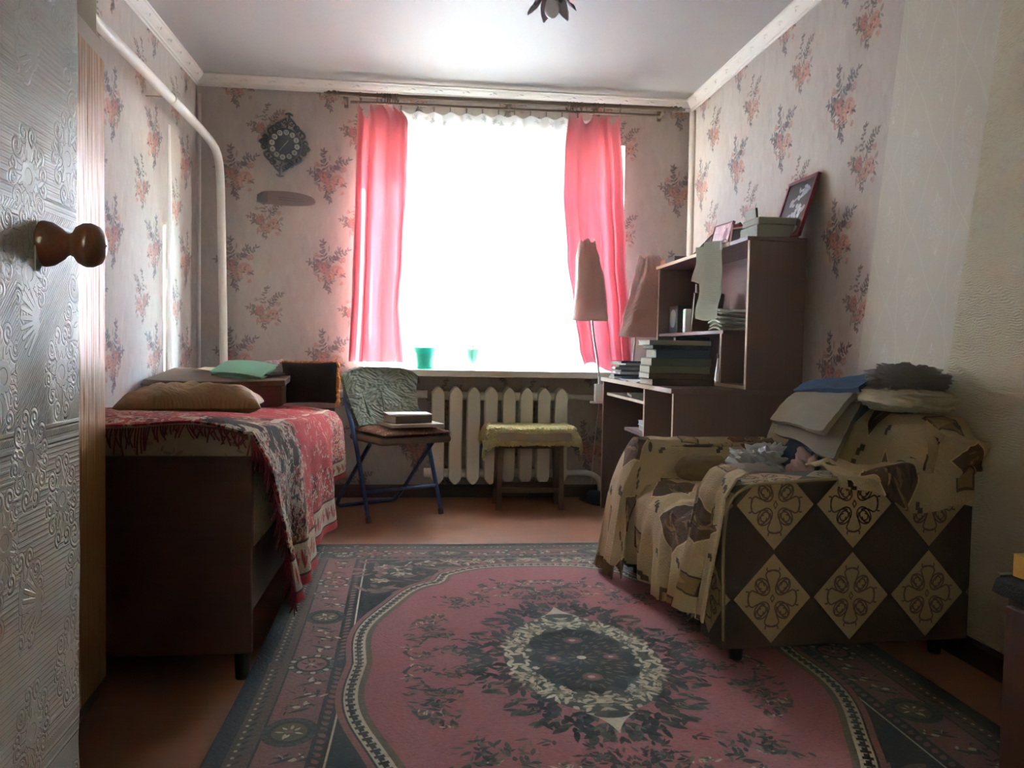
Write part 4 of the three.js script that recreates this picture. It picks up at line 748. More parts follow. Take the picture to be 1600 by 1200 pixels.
// ================================================================ WARDROBE and DOOR at the left
{
  const wd = thing('wardrobe', 'tall varnished orange brown wardrobe against the left wall behind the door', 'wardrobe', [0.27, 0, 3.15]);
  // front plane turned slightly to the window
  const ang = 0.075, cs = (pts, y0, y1, r = 0.004) => { const s = new THREE.Shape(); pts.forEach(([x, z], i) => (i ? s.lineTo(x - 0.27, -(z - 3.15)) : s.moveTo(x - 0.27, -(z - 3.15)))); s.closePath(); const g = new THREE.ExtrudeGeometry(s, { depth: y1 - y0, bevelEnabled: true, bevelSize: r, bevelThickness: r, bevelSegments: 2 }); g.rotateX(-Math.PI / 2); g.translate(0, y0, 0); return boxUV(g); };
  const xf = (z) => 0.521 + (z - 2.795) * Math.tan(ang);
  const foot = (d, za = 2.825, zb = 3.6) => [[0.03, za], [xf(za) - d, za], [xf(zb) - d, zb], [0.03, zb]];
  T.varnish = dataTex(256, 256, (u, v) => 0.5 + 0.3 * nz(u * 26, Math.sin(v * 6.283) * 1.2, 1) + 0.25 * tn(u, v, 14, 2), { rx: 3, ry: 0.7 });
  const varn = phy({ map: T.ward, roughness: 0.4, clearcoat: 0.4, clearcoatRoughness: 0.2, bumpMap: T.varnish, bumpScale: 0.012 });
  mesh('plinth', cs(foot(0.02), 0, 0.045), M.oak, wd);
  mesh('body', cs(foot(0.03), 0.045, 1.65), varn, wd);
  mesh('cornice', cs(foot(0.008), 1.65, 1.692), std({ color: 0xb9a690, roughness: 0.6 }), wd);
  mesh('upper_cabinet', cs(foot(0.02), 1.692, 2.05), std({ color: 0x9c8a66, roughness: 0.7 }), wd);
  for (const [a, b] of [[2.83, 3.19], [3.2, 3.59]]) {
    const s = [[xf(a) - 0.028, a], [xf(a), a], [xf(b), b], [xf(b) - 0.028, b]];
    mesh('door', cs(s, 0.06, 1.64), varn, wd);
  }
  const dr = thing('door', 'open room door covered in embossed pale vinyl with a turned wooden knob', 'door', [0.953, 0, 4.475]);
  dr.rotation.y = 0.03;
  T.emboss = canvasTex(1024, 2048, (c, w, h) => {
    reseed(31); c.fillStyle = '#777'; c.fillRect(0, 0, w, h);
    // ground: fine ribs, diagonal above, level below, split by double bands
    c.save(); c.beginPath(); c.rect(0, 0, w, h * 0.42); c.clip(); for (let k = -h; k < w + h; k += 17) { c.strokeStyle = '#a8a8a8'; c.lineWidth = 7; c.beginPath(); c.moveTo(k, 0); c.lineTo(k + h * 0.5, h * 0.5); c.stroke(); } c.restore();
    for (let y = h * 0.44; y < h; y += 22) { c.strokeStyle = '#a6a6a6'; c.lineWidth = 10; c.beginPath(); c.moveTo(0, y); c.lineTo(w, y); c.stroke(); }
    for (const y of [0.02, 0.045, 0.4, 0.43, 0.97]) { c.strokeStyle = '#d8d8d8'; c.lineWidth = 15; c.beginPath(); c.moveTo(0, h * y); c.lineTo(w, h * y); c.stroke(); c.strokeStyle = '#555'; c.lineWidth = 6; c.beginPath(); c.moveTo(0, h * y + 13); c.lineTo(w, h * y + 13); c.stroke(); }
    const curl = (x, y, r, s, a) => { c.strokeStyle = '#e6e6e6'; c.lineCap = 'round'; for (const [lw, col] of [[26, '#606060'], [15, '#dedede'], [5, '#ffffff']]) { c.lineWidth = lw; c.strokeStyle = col; c.beginPath(); for (let k = 0; k <= 40; k++) { const t = a + s * k / 40 * 7.5, q = r * (1 - 0.85 * k / 40); c.lineTo(x + Math.cos(t) * q, y + Math.sin(t) * q); } c.stroke(); } };
    const cart = (x, y, R) => {
      ell(c, x, y, R * 0.9, R * 1.1, 0, '#757575');
      for (const sx of [-1, 1]) for (const sy of [-1, 1]) { curl(x + sx * R * 0.72, y + sy * R * 0.7, R * 0.34, sx * sy, sx > 0 ? 3.1 : 0); curl(x + sx * R * 0.3, y + sy * R * 1.15, R * 0.26, -sx * sy, 1.2); curl(x + sx * R * 0.95, y + sy * R * 0.2, R * 0.22, -sx * sy, 0.4); }
      for (let k = 0; k < 34; k++) { const t = rr(0, 6.3), q = R * rr(0.1, 0.6); leaf(c, x + Math.cos(t) * q, y + Math.sin(t) * q * 1.1, rr(40, 80), rr(12, 22), t + rr(-0.8, 0.8), ['#e8e8e8', '#c8c8c8', '#505050'][k % 3]); }
      for (let k = 0; k < 9; k++) { const t = k / 9 * 6.283; ell(c, x + Math.cos(t) * R * 0.22, y + Math.sin(t) * R * 0.22, 32, 24, t, '#dcdcdc'); } ell(c, x, y, 30, 30, 0, '#5c5c5c');
    };
    const fan = (x, y, s) => { for (let k = -4; k <= 4; k++) { const t = (s > 0 ? 0 : Math.PI) + k * 0.22; c.strokeStyle = '#efefef'; c.lineWidth = 17; c.beginPath(); c.moveTo(x + Math.cos(t) * 30, y + Math.sin(t) * 30); c.lineTo(x + Math.cos(t) * 170, y + Math.sin(t) * 170); c.stroke(); c.strokeStyle = '#4a4a4a'; c.lineWidth = 6; c.stroke; } };
    for (const [x, y] of [[w * 0.35, h * 0.2], [w * 0.35, h * 0.7], [w * 0.9, h * 0.45], [w * 0.9, h * 0.95], [w * 0.9, -h * 0.05], [w * 0.9, h * 0.12], [w * 0.62, h * 0.3], [w * 0.15, h * 0.08], [w * 0.1, h * 0.3], [w * 0.62, h * 0.55], [w * 0.55, h * 0.88], [w * 0.1, h * 0.58], [w * 0.95, h * 0.7], [-w * 0.1, h * 0.45], [-w * 0.1, h * 0.95]]) cart(x, y, x === w * 0.35 ? 210 : 130);
    fan(w * 0.8, h * 0.2, 1); fan(w * 0.8, h * 0.72, 1);
  }, { srgb: false, rx: 1 / 0.26, ry: 1 / 0.53 });
  const vinyl = phy({ color: 0xd2d4c4, roughness: 0.36, bumpMap: T.emboss, bumpScale: 0.02, clearcoat: 0.25, clearcoatRoughness: 0.3 });
  mesh('leaf', bx(-0.019, 0.008, -0.395, 0.017, 2.04, 0.4, 0.002), M.oak, dr);
  mesh('vinyl_cover', boxUV(sheet((u, v) => { const z = lerp(0.395, -0.402, u), y = lerp(0.01, 2.035, v); return [0.0215 + 0.0006 * nz(y * 20, z * 20), y, z + (u > 0.99 ? 0.006 * Math.max(0, nz(y * 16, 1, 1)) - 0.01 * Math.max(0, nz(y * 5, 3, 9)) : 0)]; }, 100, 200, 0.003)), vinyl, dr, 'embossed pale vinyl cover');
  const kn = lathe([[0.001, 0], [0.024, 0], [0.0245, 0.004], [0.023, 0.012], [0.017, 0.022], [0.0125, 0.027], [0.0115, 0.031], [0.014, 0.036], [0.0205, 0.041], [0.0235, 0.048], [0.0235, 0.055], [0.02, 0.063], [0.011, 0.069], [0.001, 0.0705]], 36); kn.scale(0.92, 0.84, 0.92); kn.rotateZ(-Math.PI / 2); kn.translate(0.02, 1.028, -0.318);
  mesh('knob', kn, phy({ map: T.knob, roughness: 0.3, clearcoat: 0.9, clearcoatRoughness: 0.1 }), dr);
  mesh('torn_patch', sheet((u, v) => [0.0232, 1.0 + v * 0.03, -0.296 - 0.03 * u * (0.3 + 0.7 * v)], 4, 4, 0.0012), std({ color: 0xd8d8d4, roughness: 0.9 }), dr);
}

// ================================================================ FOLDING CHAIR
{
  const ch = thing('folding_chair', 'blue tubular folding chair with a green fabric backrest below the left curtain', 'chair', [1.27, 0, 0.637], 0.541);
  // local: +z faces the sitter's front; width along x
  const blue = phy({ color: 0x2c5294, roughness: 0.3, metalness: 0.2, clearcoat: 0.5 });
  const hw = 0.226, r = 0.0115;
  for (const s of [-1, 1]) {
    mesh('leg', tube([[s * hw, 0.012, 0], [s * hw, 0.2, -0.075], [s * hw, 0.42, -0.165], [s * hw * 0.99, 0.52, -0.225], [s * hw * 0.96, 0.62, -0.3], [s * hw * 0.93, 0.76, -0.335]], r, 40, 10), blue, ch);
    mesh('foot_cap', rod([s * hw, 0.0, 0.001], [s * hw, 0.03, -0.01], 0.0145, 12), M.black, ch);
    mesh('leg', tube([[s * 0.2, 0.41, -0.05], [s * 0.2, 0.2, -0.27], [s * 0.2, 0.06, -0.415], [s * 0.2 - s * 0.01, 0.025, -0.45], [s * 0.17, 0.0125, -0.462], [s * 0.1, 0.0122, -0.463], [0, 0.0122, -0.463]], r, 50, 10), blue, ch);
  }
  mesh('stretcher', rod([-hw, 0.155, -0.057], [hw, 0.155, -0.057], 0.009), blue, ch);
  T.canvas = dataTex(256, 256, (u, v) => 0.5 + 0.3 * tn(u, v, 5) + 0.25 * tn(u, v, 16, 4), { rx: 1.5, ry: 1.5 });
  const green = std({ color: 0x8a8f7c, roughness: 0.9, bumpMap: T.canvas, bumpScale: 0.03 });
  const back = sheet((u, v) => {
    const t = u * 2 - 1, s = t * (hw - 0.036) * (1.0 + 0.26 * v), y = lerp(0.5, 0.815, v) - 0.05 * Math.pow(Math.abs(t), 4) * v;
    const z = -0.225 - 0.16 * v * (1 - 0.25 * v) - 0.03 * (1 - t * t) + 0.022 * Math.pow(v, 6) + 0.012 * Math.sin(t * 7 + 1) * (1 - v) * 0.6 + 0.006 * nz(u * 8, v * 5);
    return [s, y, z + 0.03];
  }, 44, 30, 0.028);
  mesh('backrest', back, green, ch, 'olive green fabric backrest');
  for (const [a, b] of [[-0.6, -0.45], [0.02, -0.02], [0.78, 0.72]]) mesh('fold', tube([[a * 0.22, 0.74, -0.33], [(a + b) / 2 * 0.22, 0.64, -0.285], [b * 0.22, 0.54, -0.235]], 0.007, 16, 6), green, ch);
  const seat = new RoundedBoxGeometry(0.43, 0.038, 0.38, 4, 0.017); seat.translate(0, 0.437, -0.075);
  mesh('seat', seat, std({ color: 0x6e665a, roughness: 0.8 }), ch);
  T.quilt = canvasTex(256, 256, (c, w, h) => { reseed(19); c.fillStyle = rgb(112, 72, 56); c.fillRect(0, 0, w, h); for (let k = 0; k < 260; k++) leaf(c, rnd() * w, rnd() * h, rr(8, 30), rr(3, 9), rr(0, 6.3), vary([[170, 124, 92], [84, 56, 48], [150, 92, 70], [190, 160, 130]][k % 4], 12)); }, { rx: 4, ry: 4 });
  const pad = cushion(0.42, 0.38, 0.045, 20, 0.012, 2, 0.4); pad.translate(0, 0.455, -0.07);
  mesh('seat_pad', pad, std({ map: T.quilt, roughness: 1, bumpMap: T.fluff, bumpScale: 0.003 }), ch, 'brown patterned seat pad');
}

// ================================================================ STOOL
{
  const st = thing('stool', 'dark wooden stool in front of the radiator', 'stool', [1.98, 0, 0.318]);
  const lx = 0.185, lz = 0.098;
  for (const [sx, sz] of [[-1, -1], [1, -1], [-1, 1], [1, 1]]) mesh('leg', bar([sx * lx, 0, sz * lz], [sx * (lx - 0.012), 0.43, sz * (lz - 0.008)], 0.03), M.oak, st);
  for (const sz of [-1, 1]) { mesh('apron', bx(-lx, 0.36, sz * lz - 0.009, lx, 0.425, sz * lz + 0.009, 0.002, 'x'), M.oak, st); mesh('rail', bx(-lx, 0.1, sz * lz - 0.008, lx, 0.13, sz * lz + 0.008, 0.002, 'x'), M.oak, st); }
  for (const sx of [-1, 1]) { mesh('apron', bx(sx * lx - 0.009, 0.36, -lz, sx * lx + 0.009, 0.425, lz, 0.002, 'z'), M.oak, st); mesh('rail', bx(sx * lx - 0.008, 0.13, -lz, sx * lx + 0.008, 0.16, lz, 0.002, 'z'), M.oak, st); }
  mesh('seat', bx(-0.225, 0.425, -0.122, 0.225, 0.45, 0.122, 0.006, 'x'), M.oak, st);
  // fluffy yellow cover
  const cv = thing('stool_cover', 'pale yellow fluffy cover draped over the stool', 'cover', [1.98, 0.452, 0.318]);
  const drop = (u, v, du) => du;
  const g = sheet((u, v) => {
    const a = u * 2 - 1, b = v * 2 - 1, hx = 0.234, hz = 0.126, R = 0.1;   // drop length
    const X = a * (hx + R), Z = b * (hz + R * 1.0);
    const ox = Math.max(0, Math.abs(X) - hx), oz = Math.max(0, Math.abs(Z) - hz), o = Math.hypot(ox, oz);
    let x = Math.sign(X) * (Math.min(Math.abs(X), hx) + ox * 0.16 + (o > 0 ? 0.012 : 0)), z = Math.sign(Z) * (Math.min(Math.abs(Z), hz) + oz * 0.16 + (o > 0 ? 0.012 : 0));
    if (ox > 0 && oz > 0) { x += Math.sign(X) * 0.018 * Math.min(1, ox * oz * 700); z += Math.sign(Z) * 0.018 * Math.min(1, ox * oz * 700); }
    const y = 0.02 + 0.012 * (Math.abs(a) ** 3) * (1 - Math.min(1, o * 20)) - Math.max(0, o - 0.01) * 1.02 + 0.004 * nz(X * 50, Z * 50, 1) - (Z < 0 ? 0 : 0.045 * sst(-a, 0.5, 0.9) * Math.min(1, o * 12));
    const n = 0.004 * nz(X * 70, Z * 70, y * 60);
    return [x + n, y + 0.009 * nz(X * 70, Z * 70, 5), z + n * 1.6];
  }, 110, 90, 0.012, (u, v) => [u * 0.6, v * 0.5]);
  mesh('pile', g, std({ color: 0xf2e6a4, roughness: 1, bumpMap: T.fluff, bumpScale: 0.02 }), cv);
  const band = [];
  mesh('hem_band', sheet((u, v) => [lerp(-0.2, 0.225, u), 0.0 - 0.045 * v + 0.004 * Math.sin(u * 9), 0.156 + 0.006 * v], 30, 6, 0.004), std({ color: 0x9d8f78, roughness: 0.95 }), cv, 'dull beige hem band');
}

// ================================================================ DESK WITH HUTCH
const DX = 2.414, DB = 2.99, ZF = 0.35, ZN = 1.674, DT = 0.777, HX = 2.734, HT = 1.437;
{
  const d = thing('desk', 'dark brown computer desk with light edges and a tall shelf hutch along the right wall', 'desk', [2.7, 0, 1.0]);
  const o = [2.7, 0, 1.0], B = (x0, y0, z0, x1, y1, z1, r = 0.0015, gr = 'y') => bx(x0, y0, z0, x1, y1, z1, r, gr).translate(-o[0], -o[1], -o[2]);
  const P = (n, g, m = M.desk, l) => mesh(n, g, m, d, l);
  P('desktop', B(DX - 0.012, DT - 0.022, ZF - 0.01, DB, DT, ZN + 0.004, 0.002, 'z'));
  P('edge_band', B(DX - 0.0135, DT - 0.021, ZF - 0.01, DX - 0.011, DT - 0.001, ZN + 0.004, 0.0005), M.deskEdge);
  for (const [a, b] of [[ZF, ZF + 0.018], [1.215, 1.233], [ZN - 0.018, ZN]]) {
    P('side_panel', B(DX, a > 1.3 ? 0.0135 : 0, a, DB, DT - 0.022, b));
    P('edge_band', B(DX - 0.0015, a > 1.3 ? 0.0135 : 0, a, DX + 0.0008, DT - 0.022, b, 0.0005), M.deskEdge);
  }
  P('back_panel', B(DB - 0.016, 0.25, ZF + 0.018, DB, DT - 0.022, ZN - 0.018, 0.001, 'z'));
  P('keyboard_shelf', B(DX + 0.02, 0.672, ZF + 0.02, DX + 0.4, 0.688, 1.213, 0.0015, 'z'));
  P('edge_band', B(DX + 0.0185, 0.6725, ZF + 0.02, DX + 0.0205, 0.6875, 1.213, 0.0004), M.deskEdge);
  P('book_shelf', B(DX + 0.03, 0.28, 0.75, DB - 0.016, 0.296, 1.215, 0.001, 'z'));
  P('book_shelf', B(DX + 0.03, 0.505, 0.75, DB - 0.016, 0.521, 1.215, 0.001, 'z'));
  P('shelf_support', B(DX + 0.2, 0.296, 0.75, DB - 0.016, 0.505, 0.766));
  P('compartment_shelf', B(DX + 0.02, 0.4, 1.233, DB - 0.016, 0.416, ZN - 0.018, 0.001, 'z'));
  P('plinth', B(DX + 0.03, 0.0135, 1.233, DX + 0.045, 0.06, ZN - 0.018));
  // hutch
  P('hutch_side', B(HX, DT, ZN - 0.018, DB, HT - 0.018, ZN));
  P('hutch_side', B(HX, DT, ZF, DB, HT - 0.018, ZF + 0.018));
  P('hutch_top', B(HX - 0.014, HT - 0.018, ZF - 0.004, DB, HT, ZN + 0.003, 0.002, 'z'));
  P('hutch_back', B(DB - 0.008, DT, ZF + 0.018, DB, HT - 0.018, ZN - 0.018, 0.001, 'z'));
  P('hutch_shelf', B(HX + 0.006, 1.024, ZF + 0.018, DB - 0.008, 1.04, ZN - 0.018 - 0.28, 0.001, 'z'));
  P('hutch_divider', B(HX + 0.004, DT + 0.016, 1.352, DB - 0.008, 1.024, 1.368));
  P('hutch_bottom', B(HX + 0.002, DT, 1.2, DB - 0.008, DT + 0.016, ZN - 0.018, 0.001, 'z'));
  P('edge_band', B(HX - 0.0022, DT, ZN - 0.018, HX + 0.001, HT - 0.018, ZN, 0.0005), M.deskEdge);
  P('edge_band', B(HX - 0.0022, DT, ZF, HX + 0.001, HT - 0.018, ZF + 0.018, 0.0005), M.deskEdge);
  P('edge_band', B(HX - 0.0162, HT - 0.018, ZF - 0.004, HX - 0.013, HT - 0.001, ZN - 0.2, 0.0005), M.deskEdge);
  P('edge_band', B(HX + 0.0015, DT + 0.016, 1.352, HX + 0.005, 1.024, 1.368, 0.0005), M.deskEdge);
  P('edge_band', B(HX - 0.0005, DT + 0.001, 1.2, HX + 0.003, DT + 0.015, ZN - 0.018, 0.0005), M.deskEdge);
}

// a book lying flat: local x = long side, z = width, spine on +z, bottom at y 0
const coverMat = (c) => std({ color: c, roughness: 0.75 });
const pageTex = dataTex(64, 256, (u, v) => { const q = 0.74 + 0.12 * nz(u * 3, v * 120, 3) + 0.06 * nz(u * 30, v * 160); return [q, q * 0.97, q * 0.88]; }, { srgb: true, rx: 4, ry: 20 });
const pages = std({ map: pageTex, roughness: 0.95 });
const magMats = {};
function book(name, label, cat, pos, turn, [l, t, w], color, group, soft = false) {
  const b = thing(name, label, cat, pos, turn, group), c = soft ? 0.0012 : 0.0028, in_ = soft ? 0.001 : 0.004;
  const m = magMats[color] || (magMats[color] = coverMat(color));
  mesh('cover', [bx(-l / 2, 0, -w / 2, l / 2, c, w / 2, 0.0006), bx(-l / 2, t - c, -w / 2, l / 2, t, w / 2, 0.0006), bx(-l / 2, 0, w / 2 - c, l / 2, t, w / 2 + c * 0.6, Math.min(0.004, t * 0.3))], m, b);
  mesh('pages', bx(-l / 2 + in_, c, -w / 2 + in_, l / 2 - in_, t - c, w / 2 - c, 0.0004), pages, b);
  return b;
}
reseed(101);
{ // heap of thin notebooks at the far end of the desk
  const cols = [0x7c8794, 0x3f4a56, 0xb9b7aa, 0x4d5a62, 0x8d8f86, 0x5c6168, 0xa6a294, 0x3c5068];
  const say = ['grey blue notebook at the very bottom of the low notebook pile', 'dark slate notebook second from the bottom of the low notebook pile', 'cream notebook third from the bottom of the low notebook pile', 'slate green notebook fourth from the bottom of the low notebook pile', 'light grey notebook fifth from the bottom of the low notebook pile', 'mid grey notebook sixth from the bottom of the low notebook pile', 'beige notebook just under the top blue one of the low notebook pile', 'dark blue notebook on top of the low notebook pile'];
  let y = DT + 0.001;
  const th = [0.016, 0.01, 0.014, 0.011, 0.012, 0.012, 0.01, 0.011];
  for (let k = 0; k < 8; k++) { book('notebook', say[k], 'notebook', [2.53 + rr(-0.015, 0.015), y, 0.6 + rr(-0.02, 0.02)], rr(-0.18, 0.18) + (k > 5 ? 0.2 : 0), [rr(0.2, 0.235), th[k], rr(0.165, 0.18)], cols[k], 'notebooks piled at the window end of the desk', true); y += th[k] + 0.0006; }
}
{ // stack of thick books in the middle of the desk
  const rows = [[0.3, 0.03, 0.2, 0x5a4e48, 'wide dark brown book at the bottom of the tall book stack'], [0.3, 0.026, 0.21, 0x64544c, 'brown black book second from the bottom of the tall book stack'], [0.285, 0.033, 0.2, 0x84846f, 'olive grey thick book third from the bottom of the tall book stack'], [0.285, 0.036, 0.2, 0x667066, 'dark green thick book in the middle of the tall book stack'], [0.25, 0.04, 0.19, 0x4c6474, 'dark blue thick book third from the top of the tall book stack'], [0.26, 0.018, 0.19, 0x5a6268, 'slate book second from the top of the tall book stack'], [0.29, 0.022, 0.2, 0x98988a, 'worn grey book on top of the tall book stack']];
  let y = DT + 0.001;
  rows.forEach(([l, t, w, c, s], k) => { book('book', s, 'book', [2.525 + [0.012, 0.005, 0, 0.005, 0.01, 0.0, -0.01][k], y, 1.33 + rr(-0.012, 0.012)], rr(-0.04, 0.04), [l, t, w], c, 'thick books stacked in the middle of the desk'); y += t + 0.0006; });
}
{ // loose papers under the books on the front edge of the desk
  const pm = M.paper;
  one('paper_sheet', sheet((u, v) => [2.395 + u * 0.14 - 0.012 * (1 - u) * Math.sin(v * 9), DT + 0.002 + 0.008 * Math.max(0, Math.sin(v * 7)) * (1 - u) * (1 - u), 0.7 + v * 0.28], 10, 24, 0.001), pm, 'curled white paper on the desk edge between the notebook pile and tall book stack', 'paper');
  one('paper_sheet', sheet((u, v) => [2.385 + u * 0.15, DT + 0.0015 + 0.012 * Math.max(0, Math.sin(v * 5 + 2)) * (1 - u) ** 2, 1.0 + v * 0.2], 10, 20, 0.001), pm, 'curled white paper on the desk edge beside the tall book stack', 'paper');
}
{ // books inside the desk
  book('book', 'white book on the open shelf inside the desk', 'book', [2.56, 0.522, 0.98], 1.5, [0.22, 0.026, 0.16], 0xc9ccc8, 'books inside the desk');
  book('book', 'pale grey book under the white book inside the desk', 'book', [2.56, 0.549, 0.98], 1.6, [0.21, 0.022, 0.15], 0xa9b2b4, 'books inside the desk').userData.label = 'pale grey book lying on the white book inside the desk';
  for (let k = 0; k < 4; k++) book('book', ['lowest blue grey book on the bottom shelf inside the desk', 'dark blue book second from below on the bottom shelf inside the desk', 'grey book third from below on the bottom shelf inside the desk', 'teal book topmost on the bottom shelf inside the desk'][k], 'book', [2.55, 0.297 + k * 0.037, 0.98], 1.5 + 0.1 * k, [0.2, 0.035, 0.16], [0x5a6a74, 0x2d4152, 0x8b9094, 0x37606a][k], 'books inside the desk');
  book('notebook', 'pale green notebook on the keyboard shelf of the desk', 'notebook', [2.55, 0.689, 0.78], 1.4, [0.26, 0.014, 0.18], 0xb7c7b4, null, true);
}
{ // inside the hutch
  const sp = thing('speaker', 'dark box with a pale round badge standing in the hutch', 'speaker', [2.87, 1.041, 0.47]);
  mesh('body', bx(-0.08, 0, -0.075, 0.09, 0.16, 0.075, 0.006), M.darkgrey, sp);
  const bd = lathe([[0.001, 0.004], [0.046, 0.004], [0.052, 0.0], [0.052, -0.004]], 28); bd.rotateZ(Math.PI / 2); bd.translate(-0.08, 0.085, 0); mesh('badge', bd, std({ color: 0x8c8c84, roughness: 0.6 }), sp, 'pale round badge');
  const rt = thing('router', 'small white upright router with an antenna and green light in the hutch', 'router', [2.83, 1.041, 0.72]);
  mesh('body', bx(-0.06, 0, -0.02, 0.06, 0.13, 0.02, 0.008, 'y', 3), M.white, rt);
  mesh('antenna', rod([0.02, 0.12, -0.025], [0.02, 0.27, -0.04], 0.0075, 10, 0.005), M.white, rt);
  mesh('status_light', bx(-0.0615, 0.105, -0.008, -0.0595, 0.11, 0.008, 0.0005), std({ color: 0x40d060, emissive: 0x30ff60, emissiveIntensity: 0.4 }), rt, 'green light');
  book('book', 'brown book leaning upright beside the white router', 'book', [2.84, 1.144, 0.9], 0, [0.16, 0.028, 0.2], 0x6a5448).rotation.set(-Math.PI / 2 + 0.2, 0, 0);
  const bt = thing('bottle', 'small white bottle standing in the hutch behind the tall book stack', 'bottle', [2.80, DT, 1.18]);
  mesh('body', lathe([[0.001, 0], [0.022, 0], [0.023, 0.004], [0.02, 0.03], [0.012, 0.09], [0.008, 0.12], [0.008, 0.135]], 20), M.white, bt); mesh('cap', lathe([[0.009, 0.13], [0.011, 0.132], [0.011, 0.15], [0.001, 0.152]], 16), M.darkgrey, bt);
  book('book', 'dark blue book standing in the hutch below the shelf', 'book', [2.86, DT + 0.123, 0.62], 0, [0.2, 0.05, 0.235], 0x2b3f56).rotation.set(-Math.PI / 2, 0, 0);
  // folded papers on the shelf end
  for (let k = 0; k < 6; k++) one('folded_paper', sheet((u, v) => [2.735 + u * 0.2, 1.041 + k * 0.018 + 0.006 * Math.sin(u * 3 + k) * u + 0.012 * Math.sin(Math.PI * Math.min(1, v * 1.1)) * (1 - u), 1.2 + v * 0.155 + 0.012 * Math.sin(k * 2)], 10, 12, 0.006), std({ color: [0xc8c8b6, 0xb9b6a4, 0xcfcfc2][k % 3], roughness: 0.95 }), ['lowest folded paper of the bundle on the hutch shelf end', 'second lowest folded paper of the bundle on the hutch shelf end', 'third folded paper from below in the bundle on the hutch shelf', 'fourth folded paper from below in the bundle on the hutch shelf', 'folded paper just below the topmost of the bundle on the shelf', 'topmost folded paper of the bundle on the hutch shelf end'][k], 'paper', 'folded papers on the hutch shelf');
  // notes hanging over the front
  T.note = canvasTex(256, 512, (c, w, h) => { reseed(61); c.fillStyle = rgb(206, 212, 196); c.fillRect(0, 0, w, h); for (let y = 26; y < h - 20; y += 17) { c.strokeStyle = rgb(110, 120, 130, 0.35); c.lineWidth = 2; c.beginPath(); let x = 20; c.moveTo(x, y); const e = rr(120, w - 24); while (x < e) { x += rr(4, 10); c.lineTo(x, y + rr(-4, 4)); } c.stroke(); } }, { wrap: false });
  const note = std({ map: T.note, roughness: 0.95 });
  const hang = (a, b, y0, y1, off, ph) => sheet((u, v) => [lerp(a[0], b[0], u) - off - 0.012 * v * v - 0.005 * Math.sin(v * 7 + ph), lerp(y1, y0, v) + 0.006 * Math.sin(u * 5 + ph) * v, lerp(a[1], b[1], u) + off + 0.008 * Math.sin(v * 4 + ph)], 12, 26, 0.001, (u, v) => [u, 1 - v]);
  one('note_sheet', hang([2.655, 1.33], [2.712, 1.41], 1.165, 1.452, 0, 0.5), note, 'wide handwritten note hanging over the hutch front', 'note', 'notes hanging from the hutch');
  one('note_sheet', hang([2.635, 1.285], [2.675, 1.34], 1.265, 1.43, 0.006, 1.4), note, 'narrow paper slip hanging beside the wide note on the hutch', 'note', 'notes hanging from the hutch');
  one('note_sheet', hang([2.645, 1.29], [2.71, 1.405], 1.09, 1.28, -0.006, 2.2), note, 'lower crumpled note hanging below the narrow slip on the hutch', 'note', 'notes hanging from the hutch');
  const cl = thing('paper_clip', 'white clip holding the notes on the hutch top edge', 'clip', [2.735, HT + 0.001, 1.4]);
  mesh('clip', [bx(-0.03, 0, -0.025, 0.02, 0.006, 0.025, 0.002), bx(-0.034, -0.03, -0.025, -0.028, 0.006, 0.025, 0.002), tube([[-0.02, 0.006, -0.015], [-0.005, 0.026, -0.012], [0.012, 0.008, -0.012]], 0.003, 12, 6)], M.white, cl);
  cl.children[0].name = 'jaw';
}
